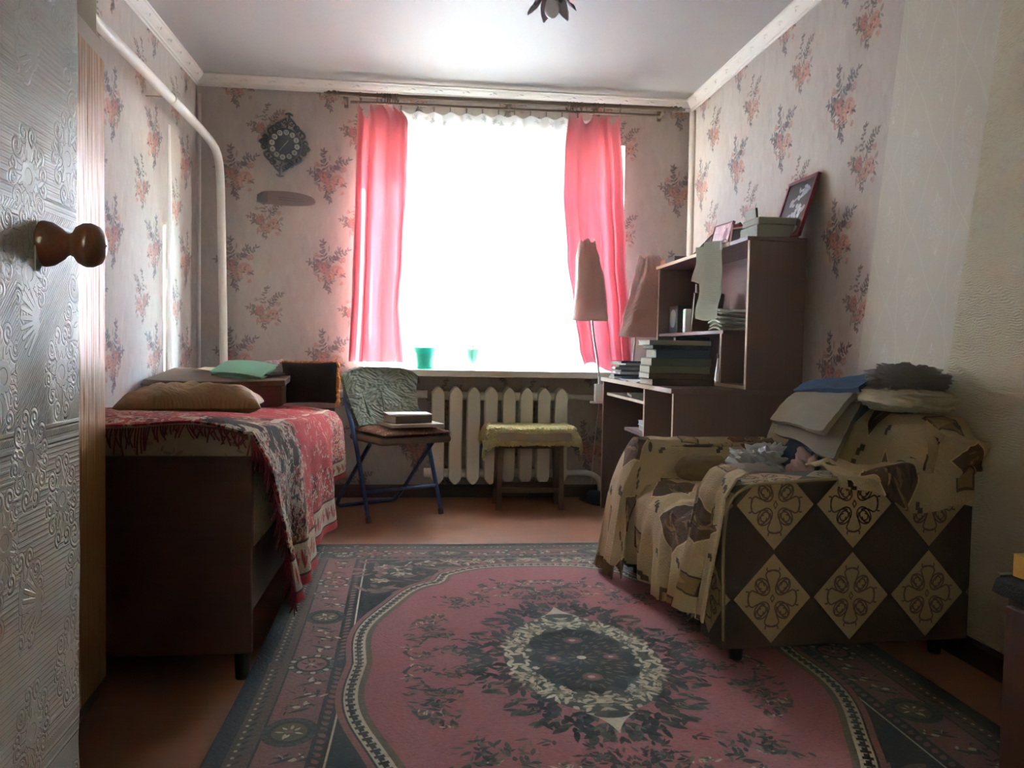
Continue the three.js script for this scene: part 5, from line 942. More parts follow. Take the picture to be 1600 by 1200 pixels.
{ // on top of the hutch
  const bxd = thing('small_box', 'small orange and grey box at the window end of the hutch top', 'box', [2.84, HT + 0.001, 0.42]);
  mesh('carton', bx(-0.1, 0, -0.05, 0.06, 0.034, 0.2, 0.002), std({ color: 0x6c6660, roughness: 0.8 }), bxd); mesh('end_label', bx(-0.1015, 0.002, -0.05, -0.0995, 0.032, 0.03, 0.0004), std({ color: 0xb47838, roughness: 0.8 }), bxd, 'orange end');
  const mk = (name, label, pos, turn, w, h, lean, frameMat, tex, fw, cat = 'picture frame') => {
    const g = thing(name, label, cat, pos, turn);
    const tilt = (q) => q.rotateX(-lean);
    mesh('frame', [bx(-w / 2, 0, -0.008, -w / 2 + fw, h, 0.008, 0.002), bx(w / 2 - fw, 0, -0.008, w / 2, h, 0.008, 0.002), bx(-w / 2, 0, -0.008, w / 2, fw, 0.008, 0.002), bx(-w / 2, h - fw, -0.008, w / 2, h, 0.008, 0.002)].map(tilt), frameMat, g);
    const p = bx(-w / 2 + fw * 0.8, fw * 0.8, -0.005, w / 2 - fw * 0.8, h - fw * 0.8, 0.003, 0), n = p.attributes.position, uv = p.attributes.uv;
    for (let i = 0; i < n.count; i++) uv.setXY(i, n.getX(i) / (w - 1.6 * fw) + 0.5, (n.getY(i) - fw * 0.8) / (h - 1.6 * fw));
    mesh('picture', tilt(p), std({ map: tex, roughness: 0.35 }), g);
    return g;
  };
  T.photo1 = canvasTex(256, 192, (c, w, h) => { reseed(71); c.fillStyle = rgb(78, 82, 84); c.fillRect(0, 0, w, h); for (let k = 0; k < 60; k++) ell(c, rr(40, 200), rr(60, 180), rr(8, 30), rr(6, 18), rr(0, 3), vary([130, 126, 108], 30)); for (let k = 0; k < 40; k++) ell(c, rr(20, 150), rr(130, 190), rr(5, 14), rr(4, 9), rr(0, 3), vary([172, 134, 120], 24)); }, { wrap: false });
  T.photo2 = canvasTex(192, 192, (c, w, h) => { reseed(72); c.fillStyle = rgb(200, 160, 158); c.fillRect(0, 0, w, h); for (let k = 0; k < 40; k++) ell(c, rnd() * w, rnd() * h, rr(8, 34), rr(8, 22), rr(0, 3), vary([206, 168, 164], 30)); ell(c, 70, 130, 30, 22, 0.4, rgb(225, 224, 226)); ell(c, 140, 90, 18, 60, 0, rgb(120, 30, 50)); }, { wrap: false });
  T.photo3 = canvasTex(128, 96, (c, w, h) => { reseed(73); c.fillStyle = rgb(70, 72, 86); c.fillRect(0, 0, w, h); ell(c, 62, 50, 20, 26, 0, rgb(52, 54, 68)); ell(c, 62, 34, 10, 11, 0, rgb(150, 128, 120)); }, { wrap: false });
  // black print with white bouquet
  T.print = canvasTex(384, 512, (c, w, h) => {
    reseed(74); c.fillStyle = rgb(26, 28, 34); c.fillRect(0, 0, w, h);
    const wl = () => vary([206, 206, 208], 26);
    for (let k = 0; k < 26; k++) leaf(c, rr(70, 190), rr(330, 470), rr(30, 60), rr(6, 12), rr(-0.8, 0.4), wl());
    for (let k = 0; k < 50; k++) ell(c, rr(170, 330), rr(260, 500), rr(14, 40), rr(10, 24), rr(0, 3), wl());
    for (let k = 0; k < 34; k++) ell(c, 200 + 90 * Math.sin(k * 0.4) + rr(-16, 16), 90 + k * 9, rr(14, 34), rr(12, 22), rr(0, 3), wl());
    for (let k = 0; k < 18; k++) ell(c, rr(260, 330), rr(60, 150), rr(12, 26), rr(10, 18), rr(0, 3), vary([170, 176, 190], 20));
    for (let k = 0; k < 14; k++) ell(c, rr(150, 300), rr(180, 460), rr(8, 22), rr(6, 12), rr(0, 3), rgb(30, 32, 38));
  }, { wrap: false });
  mk('picture_frame', 'dark photo frame with a gold top edge leaning back on the hutch top', [2.82, HT + 0.001, 0.78], -Math.PI / 2, 0.38, 0.235, 0.75, std({ color: 0x544a3a, roughness: 0.4 }), T.photo1, 0.012);
  mk('picture_frame', 'pink photo card standing on the hutch top beside the dark photo frame', [2.82, HT + 0.001, 1.06], -Math.PI / 2 + 0.1, 0.2, 0.155, 0.25, std({ color: 0xa06a70, roughness: 0.5 }), T.photo2, 0.006);
  one('red_book', bx(2.83, HT + 0.001, 1.215, 2.95, HT + 0.12, 1.238, 0.002), std({ color: 0x7c1e34, roughness: 0.5 }), 'dark red book standing upright behind the pink photo card', 'book');
  mk('picture_frame', 'small framed portrait on the hutch top beside the grey box', [2.80, HT + 0.001, 1.4], -Math.PI / 2 + 0.5, 0.12, 0.085, 0.2, std({ color: 0xb48074, roughness: 0.5 }), T.photo3, 0.01);
  const gb = thing('grey_box', 'grey green appliance box on the near end of the hutch top', 'box', [2.86, HT + 0.001, 1.56]);
  mesh('body', [bx(-0.09, 0, -0.09, 0.1, 0.055, 0.1, 0.006, 'y', 3), bx(-0.085, 0.055, -0.08, 0.098, 0.088, 0.098, 0.008, 'y', 3)], std({ color: 0x85877a, roughness: 0.7 }), gb);
  mesh('upright_lid', bx(-0.012, 0, 0, 0, 0.125, 0.11, 0.003).rotateZ(0.12).translate(-0.055, 0.01, -0.06), std({ color: 0x8d9084, roughness: 0.6 }), gb);
  mesh('cable_plug', bx(0.1, 0.01, 0.02, 0.122, 0.075, 0.06, 0.006), M.black, gb);
  mk('picture_frame', 'red framed black print of white flowers leaning on the right wall', [2.925, HT + 0.001, 1.595], -Math.PI / 2, 0.27, 0.285, 0.3, std({ color: 0x8c2a38, roughness: 0.35 }), T.print, 0.014).rotation.set(0, -Math.PI / 2, 0);
  reseed(75);
  const tk = thing('trinkets', 'pink paper flowers on the hutch top behind the small framed portrait', 'ornament', [2.8, HT + 0.001, 1.46]);
  for (let k = 0; k < 7; k++) { const g = lump(0.03, 0.025, 0.03, 0.5, 6, k, 14); g.translate(rr(-0.02, 0.05), rr(0.0, 0.05), rr(-0.03, 0.03)); mesh('blossom', g, std({ color: k % 2 ? 0xc08a80 : 0xb0625c, roughness: 0.9 }), tk); }
  for (const [a, b] of [[0, 0.02], [0.03, -0.02]]) mesh('stem', rod([a, 0, b], [a + 0.01, 0.075, b], 0.003, 6), M.darkgrey, tk);
}
{ // two lamps under cloth hoods clamped at the window end of the desk
  T.hood = dataTex(256, 256, (u, v) => 0.5 + 0.3 * tn(u, v, 7) + 0.2 * tn(u, v, 30, 4), { rx: 2, ry: 2 });
  const hood = phy({ color: lin(0.74, 0.55, 0.48), roughness: 1, transmission: 0.55, thickness: 0, bumpMap: T.hood, bumpScale: 0.008 });
  const lampHood = (label, base, stem, prof, ph) => {
    const t = thing('covered_lamp', label, 'lamp', base);
    const L = (p) => p.map((q, i) => q - base[i]);
    mesh('stem', tube(stem.map(L), 0.0065, 20, 8), M.metal, t);
    const rX = curve(prof.map(([y, x0, x1]) => [y, (x1 - x0) / 2])), cX = curve(prof.map(([y, x0, x1]) => [y, (x1 + x0) / 2]));
    const yb = prof[0][0], yt = prof[prof.length - 1][0], zc = prof.zc;
    const g = sheet((u, v) => {
      const y = lerp(yb, yt, v), a = u * 2 * Math.PI, gather = Math.pow(v, 6);
      const fold = 1 + 0.09 * Math.sin(a * 3 + ph + v * 1.5) * (0.3 + v * 0.6) + 0.06 * Math.sin(a * 7 + ph * 2 + v * 3) * (0.15 + v) + 0.1 * gather * Math.sin(a * 13);
      const r = rX(y) * fold;
      return [cX(y) + Math.cos(a) * r - base[0], y - base[1] + 0.012 * gather * Math.sin(a * 4 + 1), zc + Math.sin(a) * r * 0.66 - base[2]];
    }, 90, 40, 0.0025, (u, v) => [u * 0.6, v * 0.45]);
    mesh('cloth_hood', g, hood, t, 'rose beige cloth hood');
    const dome = new THREE.CircleGeometry(rX(yt) * 0.9, 24); dome.rotateX(-Math.PI / 2); dome.scale(1, 1, 0.66); dome.translate(cX(yt) - base[0], yt - 0.02 - base[1], zc - base[2]); mesh('hood_top', dome, hood, t);
    const ring = new THREE.TorusGeometry(rX(yb) * 0.98, 0.004, 8, 40); ring.rotateX(Math.PI / 2); ring.scale(1, 1, 0.66); ring.translate(cX(yb) - base[0], yb - base[1] + 0.003, zc - base[2]); mesh('hem', ring, hood, t);
    mesh('clamp', [bx(-0.028, -0.03, -0.02, 0.03, 0.075, 0.02, 0.004), bx(-0.05, -0.042, -0.03, 0.035, -0.03, 0.03, 0.003), bx(-0.008, 0.07, -0.012, 0.012, 0.12, 0.012, 0.003)], M.white, t);
    return t;
  };
  const pr1 = [[1.112, 2.236, 2.448], [1.2, 2.243, 2.435], [1.35, 2.248, 2.418], [1.48, 2.25, 2.385], [1.545, 2.262, 2.365], [1.585, 2.275, 2.355]]; pr1.zc = 0.27;
  lampHood('lamp under a rose beige cloth hood in front of the right curtain', [2.4, 0.66, 0.31], [[2.4, 0.75, 0.31], [2.39, 0.85, 0.3], [2.36, 1.05, 0.28], [2.33, 1.4, 0.27]], pr1, 0.4);
  const pr2 = [[1.02, 2.528, 2.76], [1.12, 2.55, 2.775], [1.3, 2.595, 2.79], [1.42, 2.63, 2.79], [1.475, 2.645, 2.775], [1.505, 2.655, 2.755]]; pr2.zc = 0.245;
  lampHood('lamp under a rose beige cloth hood beside the hutch', [2.6, 0.66, 0.31], [[2.6, 0.75, 0.31], [2.605, 0.85, 0.3], [2.625, 1.0, 0.26], [2.67, 1.3, 0.245]], pr2, 2.2);
  one('power_cord', tube([[2.405, 0.62, 0.29], [2.41, 0.45, 0.2], [2.418, 0.25, 0.1], [2.42, 0.09, 0.06]], 0.003, 30, 6), M.white, 'thin white cord hanging from the first lamp clamp beside the desk', 'cord');
}
{ // slipper by the desk foot
  const s = thing('slipper', 'dark blue slipper on the floor by the far desk foot', 'slipper', [2.395, 0.001, 0.21], 0.3);
  mesh('sole', lump(0.09, 0.016, 0.24, 0.05, 2, 1, 24, 0.5), M.darkgrey, s);
  const u = lump(0.092, 0.075, 0.14, 0.06, 3, 2, 24, 0.7); u.translate(0, 0.006, 0.045); mesh('upper', u, std({ color: 0x28405e, roughness: 0.9 }), s);
}

// ================================================================ WINDOW SILL POTS
{
  const tp = thing('flower_pot', 'turquoise plastic flower pot with a saucer on the window sill', 'flower pot', [1.362, 0.803, 0.155]);
  const tur = phy({ color: 0x4fd0c0, roughness: 0.6, transmission: 0.5, thickness: 0 });
  mesh('pot', lathe([[0.001, 0.012], [0.046, 0.012], [0.062, 0.1], [0.067, 0.1], [0.068, 0.128], [0.064, 0.13], [0.058, 0.11], [0.044, 0.02], [0.001, 0.018]], 32), tur, tp);
  mesh('saucer', lathe([[0.001, 0], [0.046, 0], [0.056, 0.014], [0.054, 0.016], [0.044, 0.006], [0.001, 0.005]], 32), tur, tp);
  mesh('soil', lathe([[0.001, 0.112], [0.06, 0.108]], 20), std({ color: 0x3a2c22, roughness: 1 }), tp);
  const green = phy({ color: 0x5d8a3c, roughness: 0.7, transmission: 0.35, thickness: 0 });
  const mkLeaf = (l, w) => sheet((u, v) => [(u - 0.5) * w * Math.sin(Math.PI * Math.min(0.98, v + 0.06)) * 2, 0.25 * l * v * v, l * v], 6, 8, 0.0012);
  const lf = mkLeaf(0.028, 0.016);
  mesh('stem', tube([[-0.04, 0.11, 0], [-0.062, 0.15, 0.004], [-0.072, 0.175, 0.006]], 0.0016, 10, 5), green, tp);
  for (const [y, a] of [[0.145, 1], [0.16, 3.2], [0.175, 5]]) { const m = mesh('leaf', lf, green, tp); m.position.set(-0.062 - (y - 0.145) * 0.3, y, 0.004); m.rotation.y = a; }
  const vs = thing('glass_vase', 'footed glass with a small green plant on the window sill', 'vase', [1.648, 0.803, 0.155]);
  mesh('goblet', lathe([[0.001, 0], [0.026, 0], [0.026, 0.003], [0.008, 0.01], [0.006, 0.02], [0.009, 0.035], [0.03, 0.062], [0.04, 0.125], [0.0385, 0.125], [0.028, 0.066], [0.006, 0.04], [0.001, 0.039]], 28), phy({ color: 0xb8d8d0, roughness: 0.3, transmission: 0.6, thickness: 0, ior: 1.45 }), vs);
  reseed(5);
  for (let k = 0; k < 16; k++) { const m = mesh('leaf', lf, green, vs); m.position.set(rr(-0.024, 0.024), 0.12 + rr(-0.004, 0.03), rr(-0.02, 0.02)); m.rotation.set(rr(-0.5, 0.4), rr(0, 6.3), 0); m.scale.setScalar(rr(0.6, 0.95)); }
  for (let k = 0; k < 5; k++) mesh('stem', rod([rr(-0.005, 0.005), 0.045, 0], [rr(-0.02, 0.02), 0.125, rr(-0.015, 0.015)], 0.0014, 5), green, vs);
}

// ================================================================ things on the chair
book('book', 'large open grey book lying on the patterned chair seat pad', 'book', [1.29, 0.507, 0.62], 0.35, [0.3, 0.016, 0.22], 0xa8a294, 'books on the blue chair', true);
book('book', 'thick brown book on the large grey book on the chair', 'book', [1.27, 0.5235, 0.6], 0.5, [0.22, 0.042, 0.15], 0x66584c, 'books on the blue chair');
book('book', 'thin white notebook topmost on the chair books', 'notebook', [1.27, 0.5665, 0.6], 0.2, [0.24, 0.007, 0.16], 0xd0d2cc, 'books on the blue chair', true);

// ================================================================ SOFA
{
  const SP = [2.213, 0.014, 2.8], ST = 0.05;
  T.sofa = canvasTex(512, 512, (c, w, h) => {
    c.fillStyle = rgb(66, 52, 44); c.fillRect(0, 0, w, h); reseed(81);
    c.fillStyle = rgb(168, 146, 110); c.beginPath(); c.moveTo(w / 2, 10); c.lineTo(w - 10, h / 2); c.lineTo(w / 2, h - 10); c.lineTo(10, h / 2); c.closePath(); c.fill();
    c.strokeStyle = rgb(74, 42, 40); c.lineCap = 'round'; c.lineWidth = 8;
    for (let q = 0; q < 4; q++) {
      c.save(); c.translate(w / 2, h / 2); c.rotate(q * Math.PI / 2 + Math.PI / 4);
      c.beginPath(); c.ellipse(92, 0, 52, 40, 0, 0, 7); c.stroke();
      c.beginPath(); c.ellipse(92, 0, 30, 24, 0, 0, 7); c.stroke();
      for (const s of [-1, 1]) {
        c.beginPath(); c.moveTo(56, s * 12); c.bezierCurveTo(90, s * 66, 128, s * 40, 128, s * 74); c.bezierCurveTo(128, s * 100, 108, s * 112, 92, s * 120); c.bezierCurveTo(80, s * 126, 78, s * 142, 90, s * 146); c.stroke();
        c.beginPath(); c.moveTo(140, s * 6); c.bezierCurveTo(120, s * 30, 104, s * 22, 90, s * 14); c.stroke();
      }
      c.restore();
    }
    c.lineWidth = 6; c.beginPath(); c.moveTo(w / 2, h / 2 - 20); c.lineTo(w / 2 + 12, h / 2); c.lineTo(w / 2, h / 2 + 20); c.lineTo(w / 2 - 12, h / 2); c.closePath(); c.stroke();
    for (let k = 0; k < 5000; k++) { c.fillStyle = rnd() < 0.5 ? rgb(255, 240, 210, 0.05) : rgb(0, 0, 0, 0.08); c.fillRect(rnd() * w, rnd() * h, rr(1, 4), rr(1, 4)); }
  }, { rx: 1 / 0.25, ry: 1 / 0.275 });
  T.sofa.offset.set(-0.15 / 0.25 + 0.5, -0.345 / 0.275);
  const fab = std({ map: T.sofa, roughness: 0.95, bumpMap: T.cloth, bumpScale: 0.001 });
  const sf = thing('sofa', 'small sofa with dark brown sides patterned in cream diamonds', 'sofa', SP, ST);
  const arm = (z0, z1) => {
    const s = new THREE.Shape(); s.moveTo(0.012, 0.07); s.lineTo(0.004, 0.42); s.bezierCurveTo(0.004, 0.49, 0.03, 0.525, 0.1, 0.532); s.bezierCurveTo(0.3, 0.55, 0.5, 0.548, 0.786, 0.54); s.lineTo(0.786, 0.07); s.closePath();
    const g = new THREE.ExtrudeGeometry(s, { depth: z1 - z0 - 0.03, bevelEnabled: true, bevelSize: 0.012, bevelThickness: 0.015, bevelSegments: 4, curveSegments: 14 }); g.translate(0, 0, z0 + 0.015); return boxUV(g);
  };
  mesh('armrest', arm(-0.17, 0), fab, sf); mesh('armrest', arm(-1.04, -0.88), fab, sf);
  mesh('base', bx(0.05, 0.1, -0.88, 0.79, 0.27, -0.17, 0.01), std({ color: 0x2c2018, roughness: 0.9 }), sf);
  mesh('seat_cushion', bx(0.02, 0.255, -0.875, 0.64, 0.395, -0.175, 0.05, 'y', 5), fab, sf);
  const bk = bx(0.645, 0.26, -0.875, 0.785, 0.725, -0.01, 0.045, 'y', 5); mesh('backrest', bk, fab, sf);
  for (const [x, z] of [[0.07, -0.06], [0.73, -0.06], [0.07, -0.98], [0.73, -0.98]]) { const g = new THREE.CylinderGeometry(0.024, 0.018, 0.075, 12); g.translate(x, 0.0375, z); mesh('leg', g, M.black, sf); }
  const pip = tube([[0.0, 0.09, 0.004], [-0.006, 0.42, 0.004], [0.012, 0.5, 0.004], [0.06, 0.536, 0.004], [0.2, 0.551, 0.004], [0.4, 0.559, 0.004], [0.6, 0.558, 0.004], [0.785, 0.554, 0.004]], 0.005, 60, 6);
  mesh('piping', pip, std({ color: 0x8d7a56, roughness: 0.9 }), sf);

  T.throw = canvasTex(2048, 2048, (c, w, h) => {
    reseed(91); const s = w / 1.4;   // pixels per metre, the texture spans 1.4 m
    c.fillStyle = rgb(182, 160, 124); c.fillRect(0, 0, w, h);
    for (let k = 0; k < 200; k++) ell(c, rnd() * w, rnd() * h, rr(30, 120), rr(20, 60), rr(0, 3), rgb(188, 160, 114, 0.12));
    const br = [92, 66, 46], dk = [58, 42, 34];
    const big = (x, y) => { c.save(); c.translate(x, y); c.fillStyle = rgb(...br); c.beginPath(); c.moveTo(0, -0.16 * s); c.lineTo(0.1 * s, -0.02 * s); c.lineTo(0, 0.16 * s); c.lineTo(-0.1 * s, 0.02 * s); c.closePath(); c.fill(); c.strokeStyle = rgb(212, 188, 140); c.lineWidth = 9; c.stroke(); for (let k = 0; k < 14; k++) { const t = -1.57 + rr(-0.8, 0.8); leaf(c, rr(-0.03, 0.03) * s, (0.1 - k * 0.014) * s, rr(0.04, 0.08) * s, rr(0.008, 0.016) * s, t, vary([[140, 110, 76], dk, [160, 130, 92]][k % 3], 10)); } c.restore(); };
    const rect = (x, y) => { c.save(); c.translate(x, y); c.rotate(0.12); c.fillStyle = rgb(146, 116, 80); c.fillRect(-0.04 * s, -0.065 * s, 0.08 * s, 0.13 * s); c.strokeStyle = rgb(...dk); c.lineWidth = 12; c.strokeRect(-0.04 * s, -0.065 * s, 0.08 * s, 0.13 * s); c.fillStyle = rgb(176, 148, 104); c.beginPath(); c.moveTo(0, -0.02 * s); c.lineTo(0.034 * s, 0.055 * s); c.lineTo(-0.034 * s, 0.055 * s); c.fill(); c.restore(); };
    const mark = (x, y) => { c.fillStyle = rgb(...dk); c.fillRect(x, y, 0.022 * s, 0.02 * s); c.fillRect(x - 0.01 * s, y + 0.014 * s, 0.018 * s, 0.022 * s); };
    for (let j = 0; j < 4; j++) for (let i = 0; i < 5; i++) { const x = (i + 0.5 + (j % 2) * 0.5) * w / 5, y = (j + 0.5) * h / 4; for (const dx of [0, -w]) { ((i + j) % 2 ? big : rect)(x + dx, y); mark(x + dx + 0.12 * s, y + 0.1 * s); mark(x + dx - 0.02 * s, y + 0.19 * s); mark(x + dx + 0.1 * s, y - 0.11 * s); } }
    for (let k = 0; k < 5; k++) { const x = rnd() * w, y = rnd() * h; for (let q = 0; q < 12; q++) leaf(c, x + rr(-70, 70), y + rr(-90, 90), rr(60, 130), rr(16, 34), rr(-2, -1), vary(dk, 12)); }
    for (let k = 0; k < 20000; k++) { c.fillStyle = rnd() < 0.5 ? rgb(255, 240, 210, 0.05) : rgb(0, 0, 0, 0.06); c.fillRect(rnd() * w, rnd() * h, rr(2, 6), rr(2, 6)); }
  }, { rx: 1 / 1.4, ry: 1 / 1.4 });
  const tm = std({ map: T.throw, roughness: 1, bumpMap: T.fluff, bumpScale: 0.003 });
  const th = thing('sofa_throw', 'beige throw with brown leaf print spread over the sofa seat, back and arms', 'throw', SP, ST);
  // over the far arm, its front edge flaring to the floor
  mesh('arm_cover', sheet((u, v) => {
    // v: inside the seat -> over the arm -> outside ; u: front hem (0) -> back (1)
    const prof = [[0.0, -0.8, 0.405], [0.12, -0.855, 0.44], [0.3, -0.872, 0.535], [0.42, -0.912, 0.568], [0.55, -0.98, 0.572], [0.66, -1.045, 0.54], [0.78, -1.052, 0.42], [1, -1.054, 0.2]];
    const z = curve(prof.map((p) => [p[0], p[1]]), false)(v), y0 = curve(prof.map((p) => [p[0], p[2]]), false)(v);
    let x, y = y0, zz = z;
    if (u < 0.42) { const k = 1 - u / 0.42; const Y = lerp(y0, 0.06 + 0.03 * Math.sin(v * 6), Math.pow(k, 1.1)); x = lerp(0.05, -0.03, Math.sin(Math.min(1, k * 1.8) * 1.57)) - 0.055 * Math.pow(k, 1.3) + 0.014 * Math.sin(v * 14) * k; y = k < 0.02 ? y0 : Math.min(y0, Y + 0.02 * (1 - k)); zz = z + 0.02 * Math.sin(v * 9 + k * 2) * k + (v < 0.3 ? 0.06 * k : 0); }
    else x = lerp(0.05, 0.6, (u - 0.42) / 0.58);
    return [x, y + 0.005 * nz(u * 14, v * 14, 3), zz];
  }, 70, 60, 0.006, (u, v) => [u * 1.1, v * 0.7 + 0.2]), tm, th);
  // seat and its front drop, the near end hanging over the front of the near arm
  mesh('seat_cover', sheet((u, v) => {
    const z = lerp(-0.865, -0.165, u), puff = 0.012 * Math.sin(u * 7 + 1) * Math.sin(v * 5);
    const prof = [[0, 0.6, 0.43], [0.45, 0.22, 0.412], [0.62, 0.06, 0.4], [0.7, 0.0, 0.36], [0.78, -0.016, 0.28], [1, -0.006, 0.085]];
    let x = curve(prof.map((p) => [p[0], p[1]]), false)(v), y = curve(prof.map((p) => [p[0], p[2]]), false)(v) + (v < 0.65 ? puff : 0);
    const k = sst(v, 0.68, 1); x += k * (0.018 * Math.sin(u * 26 + v * 3) + 0.012 * Math.sin(u * 47 + 1));
    y += 0.004 * nz(u * 30, v * 14, 1) + (v > 0.5 && v < 0.8 ? 0.006 * Math.sin(u * 34) : 0) + 0.02 * (v > 0.95 ? Math.sin(u * 9) : 0);
    return [x - 0.012 * k, y, z];
  }, 110, 60, 0.006, (u, v) => [v * 0.95 + 0.3, u * 0.75]), tm, th);
  mesh('corner_flap', sheet((u, v) => {
    const prof = [[0, 0.07, 0.572], [0.12, 0.03, 0.556], [0.24, -0.008, 0.5], [0.36, -0.02, 0.43], [1, -0.075, 0.13]];
    let x = curve(prof.map((p) => [p[0], p[1]]), false)(v), y = curve(prof.map((p) => [p[0], p[2]]), false)(v);
    const z = lerp(-0.185 - 0.05 * v, -0.006 - 0.03 * sst(v, 0.3, 1), u) ;
    x += v * (0.02 * Math.sin(u * 11 + 1) + 0.01 * Math.sin(u * 23)) + 0.05 * v * u;
    return [x, y + 0.004 * nz(u * 9, v * 12), z];
  }, 30, 50, 0.006, (u, v) => [v * 0.7 + 0.55, u * 0.25 + 0.1]), tm, th);
  // back cover
  mesh('back_cover', sheet((u, v) => {
    const z = lerp(-0.885, 0.035, u), sag = sst(u, 0.86, 1);
    const prof = [[0, 0.59, 0.43], [0.3, 0.608, 0.56], [0.58, 0.635, 0.7], [0.68, 0.668, 0.738], [0.8, 0.72, 0.742], [1, 0.796, 0.735]];
    let x = curve(prof.map((p) => [p[0], p[1]]), false)(v), y = curve(prof.map((p) => [p[0], p[2]]), false)(v);
    x -= 0.03 * Math.sin(Math.PI * Math.min(1, v * 1.4)) * (0.5 + 0.5 * Math.sin(u * 9 + 2)) + 0.012 * Math.sin(u * 21 + v * 6);
    y -= sag * lerp(0.0, 0.075, v) ; y += 0.01 * nz(u * 8, v * 7, 4) + 0.008 * Math.sin(u * 15) * v;
    if (u > 0.84 && v < 0.45) y = Math.max(y, 0.57 + 0.01 * Math.sin(u * 40));
    return [x, y, z];
  }, 90, 60, 0.007, (u, v) => [u * 1.1 + 0.1, v * 0.55 + 0.45]), tm, th);
  mesh('back_drape', sheet((u, v) => { // the near end of the back, hanging down its side
    const x = lerp(0.6, 0.795, u), y1 = 0.735 - 0.07 * u * u - 0.03 * Math.sin(Math.PI * u), y0 = 0.55 + 0.03 * u;
    return [x - 0.02 * (1 - v) * Math.sin(u * 5), lerp(y1, y0, v), 0.03 + 0.018 * Math.sin(u * 9 + v * 4) * v - 0.005 * v + 0.008 * nz(u * 7, v * 7)];
  }, 30, 24, 0.006, (u, v) => [u * 0.3 + 0.6, v * 0.25]), tm, th);
  mesh('arm_drape', sheet((u, v) => {
    const x = lerp(0.33, 0.775, u), drop = 0.012 + 0.075 * sst(u, 0.1, 0.55) - 0.012 * sst(u, 0.7, 1) + 0.01 * Math.sin(u * 13);
    const len = 0.2 + drop, s = v * len; let y, z;
    if (s < 0.17) { z = -0.16 + s; y = 0.572 + 0.014 * Math.sin(u * 9 + s * 20) + 0.014 * nz(u * 7, s * 20, 2) + 0.022 * sst(u, 0.3, 0.8); } else if (s < 0.2) { const k = (s - 0.17) / 0.03; z = 0.01 + 0.016 * Math.sin(k * 1.57); y = 0.572 + 0.022 * sst(u, 0.3, 0.8) - 0.02 * (1 - Math.cos(k * 1.57)) + 0.01 * Math.sin(u * 9 + 3.4) * (1 - k); } else { z = 0.026 + 0.008 * Math.sin(u * 18); y = 0.552 + 0.022 * sst(u, 0.3, 0.8) * (1 - (s - 0.2) / Math.max(drop, 0.01)) - (s - 0.2); }
    return [x, y, z];
  }, 60, 40, 0.005, (u, v) => [u * 0.55 + 0.2, v * 0.3 + 0.33]), tm, th);
  reseed(14);
  const fr = [];
  for (let k = 0; k < 60; k++) { const a = k / 60, x = -0.085 + 0.01 * Math.sin(a * 14), z = -0.81 - 0.24 * a; fr.push(tube([[x, 0.085, z], [x - 0.004, 0.06, z + rr(-0.004, 0.004)], [x - 0.006, 0.035, z + rr(-0.008, 0.008)]], 0.0022, 3, 4)); }
  const fm = mesh('fringe', fr, std({ color: 0x6c5a42, roughness: 1 }), th); fm.userData.kind = 'stuff';

  // clothes along the top of the back
  const loc = (x, y, z) => { const c = Math.cos(ST), s = Math.sin(ST); return [SP[0] + x * c + z * s, y, SP[2] - x * s + z * c]; };
  const wsheet = (f, nu, nv, thk) => sheet((u, v) => loc(...f(u, v)), nu, nv, thk, (u, v) => [u * 0.5, v * 0.4]);
  const jean = std({ color: 0x24394e, roughness: 0.95, bumpMap: T.cloth, bumpScale: 0.002 }), khaki = std({ color: 0x706653, roughness: 0.95, bumpMap: T.cloth, bumpScale: 0.002 });
  one('blue_jeans', wsheet((u, v) => { const z = lerp(-0.5, -0.22, u) - 0.1 * v; const prof = [[0, 0.74, 0.765], [0.3, 0.63, 0.775], [0.5, 0.56, 0.7], [1, 0.47, 0.53]]; return [curve(prof.map((p) => [p[0], p[1]]), false)(v) - 0.012 * Math.sin(u * 8), curve(prof.map((p) => [p[0], p[2]]), false)(v) + 0.006 * Math.sin(u * 12), z]; }, 30, 30, 0.014), jean, 'dark blue jeans hanging over the sofa back under the khaki trousers', 'jeans');
  // bilinear patch through four world corners a b / d c with sag and ripples
  const patch = (a, b, c2, d2, thk, sag, rip, n = 30) => sheet((u, v) => [0, 1, 2].map((k) => lerp(lerp(a[k], b[k], u), lerp(d2[k], c2[k], u), v) + (k === 1 ? sag * Math.sin(Math.PI * v) * (0.6 + 0.4 * Math.sin(u * 4)) + rip * Math.sin(u * 9 + v * 4) + 0.004 * nz(u * 6, v * 6) : k === 0 ? -rip * Math.sin(u * 7 + 2 * v) : 0)), n, n, thk, (u, v) => [u * 0.5, v * 0.3]);
  one('khaki_trousers', patch([2.83, 0.768, 2.03], [2.80, 0.768, 2.5], [2.62, 0.6, 2.66], [2.665, 0.638, 2.15], 0.014, 0.03, 0.006), khaki, 'khaki trousers hanging over the sofa back under a second folded pair', 'trousers');
  one('folded_trousers', patch([2.83, 0.79, 2.03], [2.8, 0.802, 2.46], [2.645, 0.672, 2.54], [2.655, 0.68, 2.13], 0.018, 0.02, 0.004), std({ color: 0x847a66, roughness: 0.95, bumpMap: T.cloth, bumpScale: 0.002 }), 'folded khaki trousers sticking out over the sofa seat below the dark blue garment', 'trousers');
  one('blue_garment', patch([2.87, 0.82, 2.08], [2.9, 0.86, 2.42], [2.78, 0.81, 2.5], [2.775, 0.785, 2.06], 0.018, 0.012, 0.004), std({ color: 0x2c4a68, roughness: 0.9, bumpMap: T.cloth, bumpScale: 0.002 }), 'folded dark blue garment lying on top of the khaki trousers', 'clothes');
  const cb = lump(0.21, 0.075, 0.4, 0.2, 5, 3, 80, 0.7); cb.rotateY(ST - 0.02); cb.translate(2.885, 0.757, 2.54);
